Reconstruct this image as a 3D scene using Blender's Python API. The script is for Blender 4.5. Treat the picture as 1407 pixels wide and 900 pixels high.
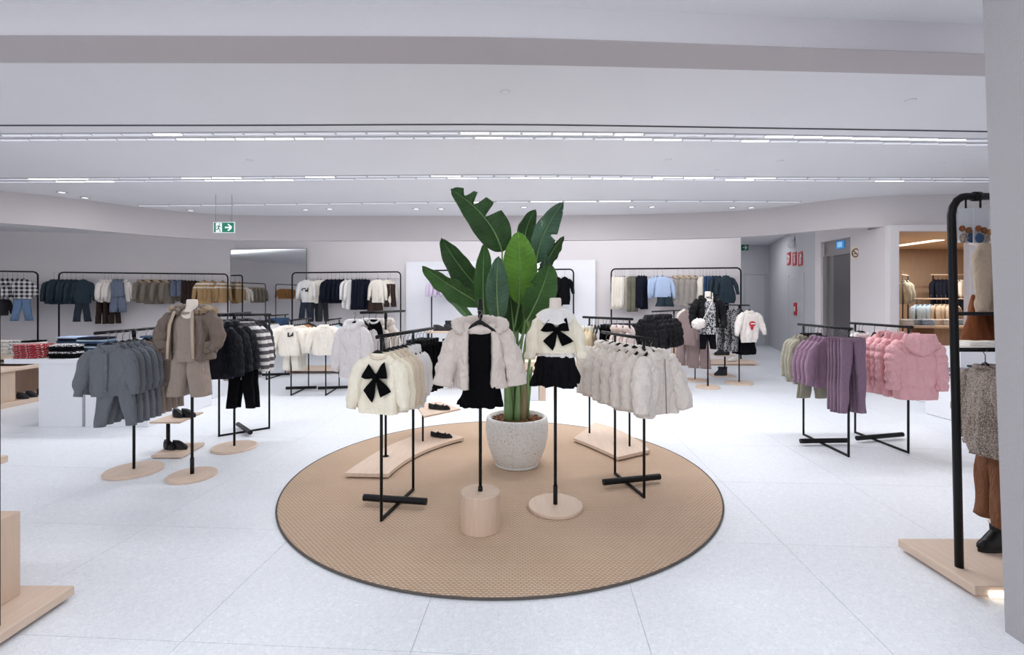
import bpy, math, random
from mathutils import Vector, Matrix, noise
sc = bpy.context.scene
for _o in list(bpy.data.objects): bpy.data.objects.remove(_o)
COL = sc.collection
PI = math.pi
R = math.radians
# ------------------------------------------------------------------ camera
cd = bpy.data.cameras.new('camera'); cam = bpy.data.objects.new('camera', cd); COL.objects.link(cam)
FOC, CX, HY, HC = 660.0, 703.5, 412.0, 1.5
cam.location = (0, 0, HC); cam.rotation_euler = (PI/2, 0, 0)
cd.sensor_fit = 'HORIZONTAL'; cd.sensor_width = 36; cd.lens = 36*FOC/1407
cd.shift_y = (HY-450)/1407; cd.clip_start = 0.05; cd.clip_end = 200
sc.camera = cam
# ------------------------------------------------------------------ world, lamps, exposure
wd = bpy.data.worlds.new('world'); sc.world = wd; wd.use_nodes = True
wd.node_tree.nodes['Background'].inputs[0].default_value = (0.91, 0.94, 1.0, 1)
wd.node_tree.nodes['Background'].inputs[1].default_value = 2.15
vs = sc.view_settings
vs.view_transform = 'Standard'; vs.look = 'None'; vs.exposure = -0.83; vs.gamma = 1.0; vs.use_curve_mapping = False
sc.cycles.max_bounces = 10; sc.cycles.diffuse_bounces = 6; sc.cycles.glossy_bounces = 4
def area(name, loc, size, power, rot=(0, 0, 0), col=(0.95, 0.97, 1.0)):
    l = bpy.data.lights.new(name, 'AREA'); l.shape = 'RECTANGLE'; l.size, l.size_y = size
    l.energy = power; l.color = col
    o = bpy.data.objects.new(name, l); COL.objects.link(o); o.location = loc; o.rotation_euler = rot
    return o
LP = 1.05
# the recessed light tracks of the ceiling, those over and behind the camera as well
for _y, _p in ((-2.6, 110), (-0.6, 110), (1.2, 90)):
    area('track_lamp', (-1.0, _y, 3.27), (14.0, 0.10), _p*LP)
TRACK_W = 28.0*LP     # watts per metre of lit track in view
# light slot above the wall behind the hanging fascia
area('cove_lamp', (0.0, 10.62, 3.06), (10.6, 0.12), 130*LP, (R(82), 0, R(-3)))
area('cove_lamp', (-10.3, 10.6, 2.90), (5.0, 0.2), 80*LP, (PI, 0, R(14)))
area('alcove_lamp', (9.3, 10.35, 2.745), (2.2, 0.25), 120*LP, (0, 0, 0), (1.0, 0.94, 0.87))
area('corridor_lamp', (6.75, 13.9, 3.27), (0.5, 1.6), 34*LP)
# ------------------------------------------------------------------ pixel helpers (photo frame 1407x900)
def F(px, py, z=0.0):
    y = FOC*(HC-z)/(py-HY); return Vector(((px-CX)/FOC*y, y, z))
def W(px, py, y): return Vector(((px-CX)/FOC*y, y, HC-(py-HY)/FOC*y))
# ------------------------------------------------------------------ materials
def lin(c): c /= 255.0; return c/12.92 if c <= 0.04045 else ((c+0.055)/1.055)**2.4
def rgb(t): return (lin(t[0]), lin(t[1]), lin(t[2]), 1)
MATS = {}
class NT:
    def __init__(s, m): s.m = m; s.t = m.node_tree; s.b = s.t.nodes['Principled BSDF']
    def n(s, typ, **kw):
        nd = s.t.nodes.new(typ)
        for k, v in kw.items(): setattr(nd, k, v)
        return nd
    def l(s, a, b): s.t.links.new(a, b)
    def math(s, op, a, b=None):
        nd = s.n('ShaderNodeMath', operation=op)
        for i, v in enumerate((a, b)):
            if v is None: continue
            if isinstance(v, (int, float)): nd.inputs[i].default_value = v
            else: s.l(v, nd.inputs[i])
        return nd.outputs[0]
    def mix(s, f, a, b):
        nd = s.n('ShaderNodeMix', data_type='RGBA')
        for i, v in ((0, f), (6, a), (7, b)):
            if isinstance(v, (int, float)): nd.inputs[i].default_value = v
            elif isinstance(v, tuple): nd.inputs[i].default_value = v
            else: s.l(v, nd.inputs[i])
        return nd.outputs[2]
    def ramp(s, f, stops):
        nd = s.n('ShaderNodeValToRGB'); e = nd.color_ramp.elements
        while len(e) < len(stops): e.new(0.5)
        for i, (p, c) in enumerate(stops): e[i].position = p; e[i].color = c
        s.l(f, nd.inputs[0]); return nd.outputs[0]
    def noise(s, scale, detail=3, rough=0.55, vec=None):
        nd = s.n('ShaderNodeTexNoise'); nd.inputs['Scale'].default_value = scale
        nd.inputs['Detail'].default_value = detail; nd.inputs['Roughness'].default_value = rough
        s.l(vec if vec is not None else s.co(), nd.inputs['Vector']); return nd.outputs['Fac']
    def co(s, kind='Object'):
        if not hasattr(s, '_tc'): s._tc = s.n('ShaderNodeTexCoord')
        return s._tc.outputs[kind]
    def xyz(s):
        if not hasattr(s, '_xyz'):
            s._xyz = s.n('ShaderNodeSeparateXYZ'); s.l(s.co(), s._xyz.inputs[0])
        return s._xyz.outputs
    def scaled(s, v):
        nd = s.n('ShaderNodeMapping'); nd.inputs['Scale'].default_value = v; s.l(s.co(), nd.inputs[0]); return nd.outputs[0]
    def bump(s, h, strength, dist=0.01, wr=0.0):
        nd = s.n('ShaderNodeBump')
        if wr:
            b2 = s.n('ShaderNodeBump'); b2.inputs['Strength'].default_value = wr; b2.inputs['Distance'].default_value = 0.06
            wn = s.n('ShaderNodeTexNoise'); wn.inputs['Scale'].default_value = 1.0; wn.inputs['Detail'].default_value = 3; wn.inputs['Distortion'].default_value = 0.9
            s.l(s.scaled((15, 15, 7.5)), wn.inputs['Vector']); s.l(wn.outputs['Fac'], b2.inputs['Height']); s.l(b2.outputs[0], nd.inputs['Normal']); nd.inputs['Strength'].default_value = strength
        nd.inputs['Distance'].default_value = dist; s.l(h, nd.inputs['Height']); s.l(nd.outputs[0], s.b.inputs['Normal'])
def newmat(name, col=(200, 200, 200), rough=0.6, metal=0.0, spec=0.5, sheen=0.0):
    m = bpy.data.materials.new(name); m.use_nodes = True; MATS[name] = m
    t = NT(m); t.b.inputs['Base Color'].default_value = rgb(col); t.b.inputs['Roughness'].default_value = rough
    t.b.inputs['Metallic'].default_value = metal; t.b.inputs['Specular IOR Level'].default_value = spec
    if sheen: t.b.inputs['Sheen Weight'].default_value = sheen; t.b.inputs['Sheen Roughness'].default_value = 0.5
    return t
def sh(c, k): return rgb(tuple(max(0, min(255, v*k)) for v in c))
def plaster(name, col, rough=0.9, bump=0.05):
    t = newmat(name, col, rough, spec=0.2)
    f = t.noise(1.3, 4); t.l(t.mix(f, sh(col, 0.985), sh(col, 1.01)), t.b.inputs['Base Color'])
    t.bump(t.noise(60, 4), bump, 0.004)
def fabric(name, col, rough=0.95, scale=90, strength=0.25, var=0.08, sheen=0.06, dist=0.004):
    t = newmat(name, col, rough, spec=0.15 if sum(col) > 160 else 0.04, sheen=sheen if sum(col) > 160 else 0.0)
    t.l(t.mix(t.noise(scale*0.5, 5, 0.7), sh(col, 1-var), sh(col, 1+var)), t.b.inputs['Base Color'])
    t.bump(t.noise(scale, 4, 0.7), strength, dist, 0.42)
def knit(name, col, var=0.16, ribs=210.0, strength=0.5):
    t = newmat(name, col, 0.95, spec=0.1, sheen=0.12)
    w = t.n('ShaderNodeTexWave'); w.bands_direction = 'X'; w.inputs['Scale'].default_value = ribs/6.28
    w.inputs['Distortion'].default_value = 2.5; w.inputs['Detail'].default_value = 2; t.l(t.co(), w.inputs['Vector'])
    f = t.math('ADD', t.math('MULTIPLY', w.outputs['Fac'], 0.18), t.math('MULTIPLY', t.noise(110, 5, 0.75), 0.82))
    t.l(t.mix(f, sh(col, 1-var), sh(col, 1+var)), t.b.inputs['Base Color']); t.bump(f, strength, 0.005, 0.42)
def fur(name, col, col2, scale=55):
    t = newmat(name, col, 0.95, spec=0.1, sheen=0.3)
    f = t.noise(scale, 6, 0.72, t.scaled((1, 1, 0.55)))
    f2 = t.noise(11, 3, 0.6)
    t.l(t.mix(t.math('ADD', t.math('MULTIPLY', f, 0.7), t.math('MULTIPLY', f2, 0.3)), rgb(col2), rgb(col)), t.b.inputs['Base Color'])
    t.bump(f, 0.9, 0.014, 0.5)
def nylon(name, col, rough=0.45):
    t = newmat(name, col, rough, spec=0.35 if sum(col) > 200 else 0.16)
    t.bump(t.noise(28, 4, 0.65), 0.4, 0.012, 0.6)
def denim(name, col):
    t = newmat(name, col, 0.9, spec=0.15)
    f = t.noise(9, 5, 0.7); g = t.noise(160, 2)
    t.l(t.mix(t.math('ADD', t.math('MULTIPLY', f, 0.7), t.math('MULTIPLY', g, 0.3)), sh(col, 0.72), sh(col, 1.3)), t.b.inputs['Base Color'])
    t.bump(g, 0.3, 0.003, 0.6)
def wood(name, col, dark=0.86, axis=(14, 1.2, 14), rough=0.55):
    t = newmat(name, col, rough, spec=0.3)
    v = t.scaled(axis); f = t.noise(2.4, 6, 0.65, v); g = t.noise(14, 3, 0.6, v)
    t.l(t.mix(t.math('ADD', t.math('MULTIPLY', f, 0.65), t.math('MULTIPLY', g, 0.35)), sh(col, dark), sh(col, 1.07)), t.b.inputs['Base Color'])
    t.bump(g, 0.06, 0.002)
plaster('wall_paint', (224, 218, 219)); plaster('fascia_paint', (208, 202, 203)); plaster('ceiling_paint', (232, 232, 235))
plaster('beam_paint', (222, 219, 222)); plaster('soffit_shade', (190, 184, 186)); plaster('white_panel', (232, 232, 236)); plaster('column_shade_paint', (180, 177, 180))
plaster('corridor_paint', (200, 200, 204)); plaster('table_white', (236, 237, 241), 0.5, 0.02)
newmat('shadow_gap', (70, 70, 74), 0.9); newmat('slot_grey', (196, 196, 200), 0.7)
newmat('black_metal', (16, 16, 18), 0.45, 0.0, 0.25); newmat('black_plastic', (13, 13, 15), 0.5, 0.0, 0.25); newmat('wire_grey', (120, 120, 122), 0.35, 0.8)
newmat('chrome', (190, 190, 192), 0.2, 1.0); newmat('black_leather', (18, 17, 18), 0.4, 0.0, 0.3); newmat('rubber_sole', (34, 32, 32), 0.7)
newmat('white_rubber', (225, 222, 214), 0.6); newmat('mirror_glass', (236, 238, 238), 0.02, 1.0)
newmat('steel', (150, 147, 146), 0.36, 0.6); newmat('steel_dark', (112, 110, 111), 0.4, 0.6)
newmat('sign_green', (8, 112, 86), 0.4); newmat('sign_white', (232, 238, 236), 0.5); newmat('sign_red', (196, 34, 44), 0.45)
newmat('sign_brown', (120, 92, 62), 0.5); newmat('sign_cream', (226, 216, 200), 0.6); newmat('red_print', (190, 40, 52), 0.8); newmat('black_print', (28, 28, 30), 0.8)
newmat('mannequin_cloth', (226, 216, 204), 0.9); newmat('joint_grey', (196, 199, 205), 0.8)
def emit(name, col, s):
    t = newmat(name, col, 0.5); t.b.inputs['Emission Color'].default_value = rgb(col); t.b.inputs['Emission Strength'].default_value = s
emit('led_bright', (255, 255, 255), 3.0); emit('led_soft', (240, 242, 250), 0.55); emit('screen_blue', (60, 140, 205), 0.7); emit('screen_pale', (150, 205, 240), 0.8); emit('led_warm', (255, 246, 230), 4.0)
wood('oak', (224, 200, 180)); wood('oak_side', (210, 184, 162)); wood('oak_vertical', (216, 191, 170), axis=(14, 14, 1.2)); wood('panel_wood', (176, 150, 128), 0.8, (10, 10, 0.8)); wood('panel_wood_light', (222, 196, 168), 0.85, (1.0, 10, 10))
# floor tile: pale speckled terrazzo
t = newmat('terrazzo', (226, 229, 234), 0.42, spec=0.35)
g = t.n('ShaderNodeNewGeometry'); pos = g.outputs['Position']
v1 = t.n('ShaderNodeTexVoronoi'); v1.inputs['Scale'].default_value = 75; t.l(pos, v1.inputs['Vector'])
v2 = t.n('ShaderNodeTexVoronoi'); v2.inputs['Scale'].default_value = 190; t.l(pos, v2.inputs['Vector'])
sp = t.n('ShaderNodeSeparateColor'); t.l(v1.outputs['Color'], sp.inputs[0])
chip = t.ramp(sp.outputs[0], [(0.0, rgb((216, 220, 225))), (0.25, rgb((226, 229, 234))), (0.8, rgb((230, 233, 238))), (1.0, rgb((243, 245, 247)))])
sp2 = t.n('ShaderNodeSeparateColor'); t.l(v2.outputs['Color'], sp2.inputs[0])
fine = t.ramp(sp2.outputs[1], [(0.0, rgb((204, 208, 214))), (0.2, rgb((228, 231, 236))), (1.0, rgb((236, 238, 242)))])
t.l(t.mix(0.5, chip, fine), t.b.inputs['Base Color'])
t.l(t.math('ADD', t.math('MULTIPLY', t.noise(3.0, 3, 0.6, pos), 0.12), 0.36), t.b.inputs['Roughness'])
# jute rug: woven rows
t = newmat('jute', (190, 158, 128), 0.95, spec=0.1)
x, y, z = t.xyz()
row = t.math('MULTIPLY', y, 62.0); fr = t.math('FLOOR', row)
off = t.math('MULTIPLY', t.math('MODULO', t.math('ABSOLUTE', fr), 2.0), 0.5)
cx_ = t.math('ADD', t.math('MULTIPLY', x, 34.0), off)
a = t.math('ABSOLUTE', t.math('SUBTRACT', t.math('FRACT', cx_), 0.5)); b = t.math('ABSOLUTE', t.math('SUBTRACT', t.math('FRACT', row), 0.5))
knot = t.math('SUBTRACT', 1.0, t.math('ADD', t.math('MULTIPLY', t.math('POWER', a, 2.0), 3.0), t.math('MULTIPLY', t.math('POWER', b, 2.0), 3.2)))
big = t.noise(2.2, 4, 0.6); fin = t.noise(160, 3, 0.7)
base = t.mix(t.math('ADD', t.math('MULTIPLY', big, 0.5), t.math('MULTIPLY', fin, 0.5)), rgb((222, 188, 158)), rgb((246, 221, 196)))
t.l(t.mix(t.math('MULTIPLY', t.math('SUBTRACT', 1.0, knot), 0.52), base, rgb((128, 96, 78))), t.b.inputs['Base Color'])
t.bump(t.math('ADD', knot, t.math('MULTIPLY', fin, 0.25)), 0.9, 0.008)
newmat('rug_binding', (88, 82, 78), 0.9)
# stone planter
t = newmat('planter_stone', (216, 213, 208), 0.85, spec=0.2)
v = t.n('ShaderNodeTexVoronoi'); v.inputs['Scale'].default_value = 150; t.l(t.co(), v.inputs['Vector'])
s3 = t.n('ShaderNodeSeparateColor'); t.l(v.outputs['Color'], s3.inputs[0])
pit = t.ramp(t.math('MULTIPLY', s3.outputs[0], t.noise(7, 4, 0.7)), [(0.0, rgb((150, 140, 128))), (0.02, rgb((204, 197, 188))), (0.045, rgb((226, 224, 220))), (1.0, rgb((238, 237, 234)))])
t.l(pit, t.b.inputs['Base Color']); t.bump(t.noise(45, 5, 0.7), 0.35, 0.006)
t = newmat('bark', (112, 72, 50), 0.95); t.l(t.mix(t.noise(30, 4), rgb((72, 44, 30)), rgb((150, 102, 72))), t.b.inputs['Base Color'])
def leafmat(name, col, rough):
    t = newmat(name, col, rough, spec=0.5)
    uv = t.n('ShaderNodeUVMap'); sx = t.n('ShaderNodeSeparateXYZ'); t.l(uv.outputs[0], sx.inputs[0])
    au = t.math('ABSOLUTE', t.math('SUBTRACT', sx.outputs[0], 0.5))
    w = t.math('SINE', t.math('MULTIPLY', t.math('SUBTRACT', sx.outputs[1], t.math('MULTIPLY', au, 0.16)), 330.0))
    w2 = t.math('SINE', t.math('MULTIPLY', t.math('SUBTRACT', sx.outputs[1], t.math('MULTIPLY', au, 0.16)), 90.0))
    f = t.math('ADD', t.math('MULTIPLY', t.math('ADD', w, t.math('MULTIPLY', w2, 0.5)), 0.09), t.noise(6, 3))
    c = t.mix(f, sh(col, 0.68), sh(col, 1.25))
    t.l(t.mix(t.math('LESS_THAN', au, 0.02), c, sh(col, 1.75)), t.b.inputs['Base Color'])
    t.bump(t.math('ADD', w, t.math('MULTIPLY', w2, 0.8)), 0.14, 0.004)
    t.b.inputs['Transmission Weight'].default_value = 0.0
leafmat('leaf_dark', (62, 98, 54), 0.34); leafmat('leaf_mid', (72, 118, 60), 0.34); leafmat('leaf_light', (114, 170, 62), 0.4); leafmat('leaf_glossy', (92, 128, 102), 0.22)
t = newmat('stalk_green', (104, 138, 84), 0.5); t.l(t.mix(t.noise(9, 3, 0.6, t.scaled((6, 6, 0.6))), rgb((76, 112, 62)), rgb((140, 168, 112))), t.b.inputs['Base Color'])
t = newmat('stalk_dry', (140, 118, 92), 0.8); t.l(t.mix(t.noise(9, 3, 0.6, t.scaled((6, 6, 0.6))), rgb((108, 88, 70)), rgb((160, 150, 108))), t.b.inputs['Base Color'])
# cloth
knit('grey_knit', (104, 108, 114)); knit('taupe_knit', (148, 134, 124)); knit('cream_knit', (246, 234, 214), 0.07); knit('oat_knit', (226, 212, 192), 0.1)
knit('mauve_knit', (146, 118, 138), 0.1); fabric('mauve_jersey', (130, 106, 124)); knit('sage_knit', (162, 157, 142), 0.1); fabric('sage_jersey', (140, 136, 122))
fabric('white_cotton', (232, 229, 226), var=0.03); fabric('cream_cotton', (231, 223, 211), var=0.04); fabric('white_fleece', (232, 223, 216), scale=40, strength=0.7, dist=0.01)
fabric('black_velvet', (14, 14, 16), 0.9, sheen=0.02); fabric('black_cotton', (20, 20, 23), sheen=0.02); fabric('charcoal', (52, 53, 57)); fabric('navy_cotton', (30, 33, 44)); fabric('dark_brown', (60, 48, 44))
fabric('camel', (168, 120, 74)); fabric('brown_cord', (116, 76, 52)); fabric('rust_cord', (132, 78, 48)); fabric('pale_blue', (174, 192, 220), var=0.05); fabric('soft_blue', (164, 182, 196)); fabric('lilac', (206, 192, 212), var=0.04); fabric('blush_fleece', (224, 206, 200), scale=40, strength=0.7, dist=0.01)
fabric('teal_cotton', (38, 54, 64)); fabric('grey_felt', (124, 122, 124)); fabric('beige_knit', (190, 172, 152)); fabric('mauve_brown', (150, 130, 128)); fabric('red_cotton', (148, 34, 46)); fabric('orange_red', (200, 62, 50)); fabric('purple_grey', (140, 128, 142))
denim('teal_denim', (46, 57, 66)); denim('blue_denim', (104, 128, 158)); denim('mid_denim', (54, 74, 102)); denim('dark_denim', (46, 52, 62)); denim('grey_denim', (104, 112, 128)); denim('olive_twill', (106, 104, 90))
nylon('black_nylon', (14, 14, 17)); nylon('navy_nylon', (18, 20, 29)); nylon('brown_nylon', (112, 98, 88), 0.6); nylon('pink_nylon', (226, 170, 174), 0.5); nylon('khaki_nylon', (126, 116, 104), 0.7); nylon('white_nylon', (238, 233, 233), 0.55)
fur('cream_fur', (255, 249, 242), (232, 218, 206)); fur('beige_fur', (242, 231, 222), (206, 192, 181)); fur('tan_fur', (216, 190, 156), (120, 96, 72), 90); fur('grey_fur', (186, 180, 174), (128, 120, 114)); fur('sherpa', (212, 192, 170), (176, 154, 132), 80)
fabric('tulle_cream', (236, 218, 184), var=0.06); fabric('tulle_gold', (228, 206, 160), var=0.06); fabric('tulle_black', (24, 24, 27), sheen=0.02)
for nm, c0, c1, kx, kz in (('plaid_black', (30, 30, 34), (226, 222, 222), 62, 62), ('stripe_grey', (92, 88, 92), (226, 222, 220), 0, 95), ('fair_isle', (230, 220, 206), (176, 142, 100), 0, 60), ('plaid_khaki', (108, 96, 70), (222, 214, 190), 62, 62)):
    t = newmat(nm, c0, 0.95, spec=0.1, sheen=0.2); x, y, z = t.xyz()
    sz = t.math('GREATER_THAN', t.math('SINE', t.math('MULTIPLY', z, kz)), 0.1)
    if kx:
        sx = t.math('GREATER_THAN', t.math('SINE', t.math('MULTIPLY', x, kx)), 0.0)
        f = t.math('MULTIPLY', t.math('ADD', sx, sz), 0.5)
    elif nm == 'fair_isle':
        f = t.math('MULTIPLY', t.math('GREATER_THAN', t.math('ADD', z, t.math('MULTIPLY', t.math('SINE', t.math('MULTIPLY', x, 90)), 0.02)), -0.20), sz)
        f = t.math('SUBTRACT', 1.0, f)
    else: f = sz
    t.l(t.mix(f, rgb(c0), rgb(c1)), t.b.inputs['Base Color']); t.bump(t.noise(70, 4), 0.3, 0.006, 0.5)
for nm, sc_, st in (('tweed', 170, [(0.3, (52, 44, 42)), (0.42, (150, 132, 118)), (0.5, (76, 60, 54)), (0.58, (214, 202, 192)), (0.66, (120, 92, 76))]), ('spotted', 44, [(0.0, (22, 22, 26)), (0.5, (22, 22, 26)), (0.53, (214, 212, 214)), (0.6, (214, 212, 214)), (0.63, (22, 22, 26))]), ('print_white', 26, [(0.0, (240, 240, 240)), (0.6, (240, 240, 240)), (0.63, (70, 70, 80))]), ('red_floral', 60, [(0.0, (140, 26, 40)), (0.56, (160, 34, 46)), (0.6, (232, 214, 206))]), ('knit_white_black', 60, [(0.0, (28, 28, 32)), (0.46, (28, 28, 32)), (0.5, (232, 228, 226))]), ('lace_white', 130, [(0.0, (222, 219, 216)), (0.45, (240, 238, 236)), (1.0, (248, 247, 246))])):
    t = newmat(nm, (200, 200, 200), 0.95, spec=0.1, sheen=0.2)
    f = t.noise(sc_, 2.5, 0.6); t.l(t.ramp(f, [(p, rgb(c)) for p, c in st]), t.b.inputs['Base Color']); t.bump(f, 0.6, 0.008, 0.5)
t = newmat('clear_plastic', (225, 228, 232), 0.15); t.b.inputs['Transmission Weight'].default_value = 0.45; t.b.inputs['IOR'].default_value = 1.15
# ------------------------------------------------------------------ mesh building
class MB:
    def __init__(s): s.v = []; s.f = []; s.uv = {}
    def loft(s, rings, closed=True, cap0=False, cap1=False, flip=False):
        n = len(rings[0]); o = len(s.v)
        for r in rings: s.v.extend(tuple(p) for p in r)
        m = n if closed else n-1
        for i in range(len(rings)-1):
            for j in range(m):
                k = (j+1) % n
                q = (o+i*n+j, o+i*n+k, o+(i+1)*n+k, o+(i+1)*n+j)
                s.f.append(q[::-1] if flip else q)
        if cap0: s.f.append(tuple(o+j for j in reversed(range(n))))
        if cap1: s.f.append(tuple(o+(len(rings)-1)*n+j for j in range(n)))
        return s
    def tube(s, path, r, n=10, flat=1.0, caps=True, up=(0, 1, 0)):
        path = [Vector(p) for p in path]; up = Vector(up); rings = []
        for i, p in enumerate(path):
            a = path[max(0, i-1)]; b = path[min(len(path)-1, i+1)]; t = (b-a).normalized()
            u = up - t*up.dot(t)
            if u.length < 1e-4: u = Vector((1, 0, 0)) - t*t.x
            u.normalize(); w = t.cross(u)
            rr = r[i] if isinstance(r, (list, tuple)) else r
            rings.append([p + w*(math.cos(2*PI*j/n)*rr) + u*(math.sin(2*PI*j/n)*rr*flat) for j in range(n)])
        return s.loft(rings, True, caps, caps)
    def lathe(s, prof, n=32, c=(0, 0, 0), cap0=True, cap1=True):
        rings = [[(c[0]+r*math.cos(2*PI*j/n), c[1]+r*math.sin(2*PI*j/n), c[2]+z) for j in range(n)] for r, z in prof]
        return s.loft(rings, True, cap0, cap1)
    def box(s, a, b, ch=0.0, m=None):
        (x0, y0, z0), (x1, y1, z1) = a, b; o = len(s.v)
        if ch <= 0:
            P = [(x0,y0,z0),(x1,y0,z0),(x1,y1,z0),(x0,y1,z0),(x0,y0,z1),(x1,y0,z1),(x1,y1,z1),(x0,y1,z1)]
            s.v += P; s.f += [tuple(o+i for i in q) for q in ((3,2,1,0),(4,5,6,7),(0,1,5,4),(1,2,6,5),(2,3,7,6),(3,0,4,7))]
        else:
            def ring(i, z): return [(x0+i+ch,y0+i,z),(x1-i-ch,y0+i,z),(x1-i,y0+i+ch,z),(x1-i,y1-i-ch,z),(x1-i-ch,y1-i,z),(x0+i+ch,y1-i,z),(x0+i,y1-i-ch,z),(x0+i,y0+i+ch,z)]
            s.loft([ring(ch, z0), ring(0, z0+ch), ring(0, z1-ch), ring(ch, z1)], True, True, True)
        return s
    def prism(s, poly, z0, z1, ch=0.0):   # poly CCW list of (x,y)
        s.loft([[(x, y, z0) for x, y in poly], [(x, y, z1) for x, y in poly]], True, True, True); return s
    def mesh(s, name, mat, smooth=True, angle=None):
        me = bpy.data.meshes.new(name); me.from_pydata([tuple(p) for p in s.v], [], s.f)
        if s.uv:
            l = me.uv_layers.new(name='uv')
            for p in me.polygons:
                for li in p.loop_indices: l.data[li].uv = s.uv.get(me.loops[li].vertex_index, (0, 0))
        me.polygons.foreach_set('use_smooth', [smooth]*len(me.polygons))
        me.materials.append(MATS[mat]); me.update()
        if smooth and angle: me.set_sharp_from_angle(angle=R(angle))
        return me
def ob(name, me, parent=None, loc=None, rz=None):
    o = bpy.data.objects.new(name, me); COL.objects.link(o)
    if parent is not None: o.parent = parent
    if loc is not None: o.location = loc
    if rz is not None: o.rotation_euler = (0, 0, rz)
    return o
def tag(o, label, cat, group=None):
    o['label'] = label; o['category'] = cat
    if group: o['group'] = group
    return o
def thing(name, label, cat, loc=(0, 0, 0), rz=0, group=None):
    o = ob(name, None, None, loc, rz); o.empty_display_size = 0.05
    return tag(o, label, cat, group)
def struct(name, me, parent=None):
    o = ob(name, me, parent)
    if parent is None: o['kind'] = 'structure'
    return o
def bx(a, b, mat, ch=0.0, name='box'): return MB().box(a, b, ch).mesh(name, mat, False)
ORD = ['first', 'second', 'third', 'fourth', 'fifth', 'sixth', 'seventh', 'eighth', 'ninth', 'tenth', 'eleventh', 'twelfth', 'thirteenth', 'fourteenth']
def sm(t): t = max(0.0, min(1.0, t)); return t*t*(3-2*t)
def lerp(a, b, t): return a+(b-a)*t
def nz(x, y, z): return noise.noise(Vector((x, y, z)))
def poly_at(pts, t):   # piecewise-linear by fraction of arc length, smoothed path sample
    seg = [(Vector(b)-Vector(a)).length for a, b in zip(pts, pts[1:])]; L = sum(seg); d = t*L
    for i, s_ in enumerate(seg):
        if d <= s_ or i == len(seg)-1: return Vector(pts[i]).lerp(Vector(pts[i+1]), min(1, d/s_ if s_ else 0))
        d -= s_
def catmull(pts, n):
    P = [Vector(p) for p in pts]; P = [P[0]*2-P[1]] + P + [P[-1]*2-P[-2]]; out = []
    m = len(P)-3
    for i in range(n):
        u = i/(n-1)*m; k = min(int(u), m-1); t = u-k; a, b, c, d = P[k:k+4]
        out.append(0.5*((2*b)+(c-a)*t+(2*a-5*b+4*c-d)*t*t+(3*b-a-3*c+d)*t**3))
    return out
# ------------------------------------------------------------------ garments (origin at the neck point, front towards -y)
FOLD = 1.8
def body_mb(L=0.45, wn=0.055, ws=0.15, wh=0.17, d=0.05, dh=None, drop=0.07, ns=36, nr=22, fold=0.012, fk=14.0, puff=0.0, ph=0.09, gap=0.0, th=0.014, furry=0.0, seed=0, hemwave=0.0, z0=0.0, rib=0.0, wm=None, flare=1.0, split=0.0):
    mb = MB(); dh = dh or d; rings = []
    for i in range(nr):
        t = i/(nr-1); t = t**1.25 if t < 0.999 else 1.0; z = -L*t
        s_ = sm(min(1, (-z)/(drop*1.35))); w = lerp(wn, ws, min(1, -z/drop)**0.8) if -z < drop else lerp(ws, wh, ((-z-drop)/(L-drop))**flare)
        dd = lerp(d*0.5, lerp(d, dh, t), s_)
        if puff:
            q = abs(math.sin(PI*(-z+0.02)/ph))**0.42; w += puff*(q-0.7); dd += puff*(q-0.7)*1.25
        if rib and -z > L-rib: w *= 0.935; dd *= 0.86
        if i == nr-1: w *= 0.985; dd *= 0.95
        outer = []
        for j in range(ns if not gap else ns):
            a = -PI/2 + (2*PI*j/ns if not gap else gap + (2*PI-2*gap)*j/(ns-1))
            if gap and split: a = -PI/2 + (gap+split*t) + (2*PI-2*(gap+split*t))*j/(ns-1)
            ca, sa = math.cos(a), math.sin(a); e = 0.78
            x = w*math.copysign(abs(ca)**e, ca); y = dd*math.copysign(abs(sa)**e, sa)
            amp = fold*FOLD*(0.18+0.82*t)
            k = nz(x*fk+seed*7.3, y*fk*0.6, z*3.2+seed)*amp*2 + nz(x*fk*2.3, y*9+seed, z*9)*amp*0.7
            if furry: k += nz(x*46, y*46, z*40+seed)*furry + nz(x*110+seed, y*110, z*90)*furry*0.6
            nx, ny = ca/max(w, .02), sa/max(dd, .02); l = math.hypot(nx, ny); nx /= l; ny /= l
            zz = z + (hemwave*nz(x*16+seed, y*10, 3.1) if t > 0.85 else 0)
            outer.append(Vector((x+nx*k, y+ny*k, zz+z0)))
        if gap:
            cx = Vector((0, 0, 0)); inner = []
            for p in reversed(outer):
                q = Vector((p.x, p.y, 0)); l = q.length or 1; inner.append(Vector((p.x-q.x/l*th, p.y-q.y/l*th, p.z)))
            outer = outer + inner
        rings.append(outer)
    mb.loft(rings, True, False, bool(gap))
    return mb
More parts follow.
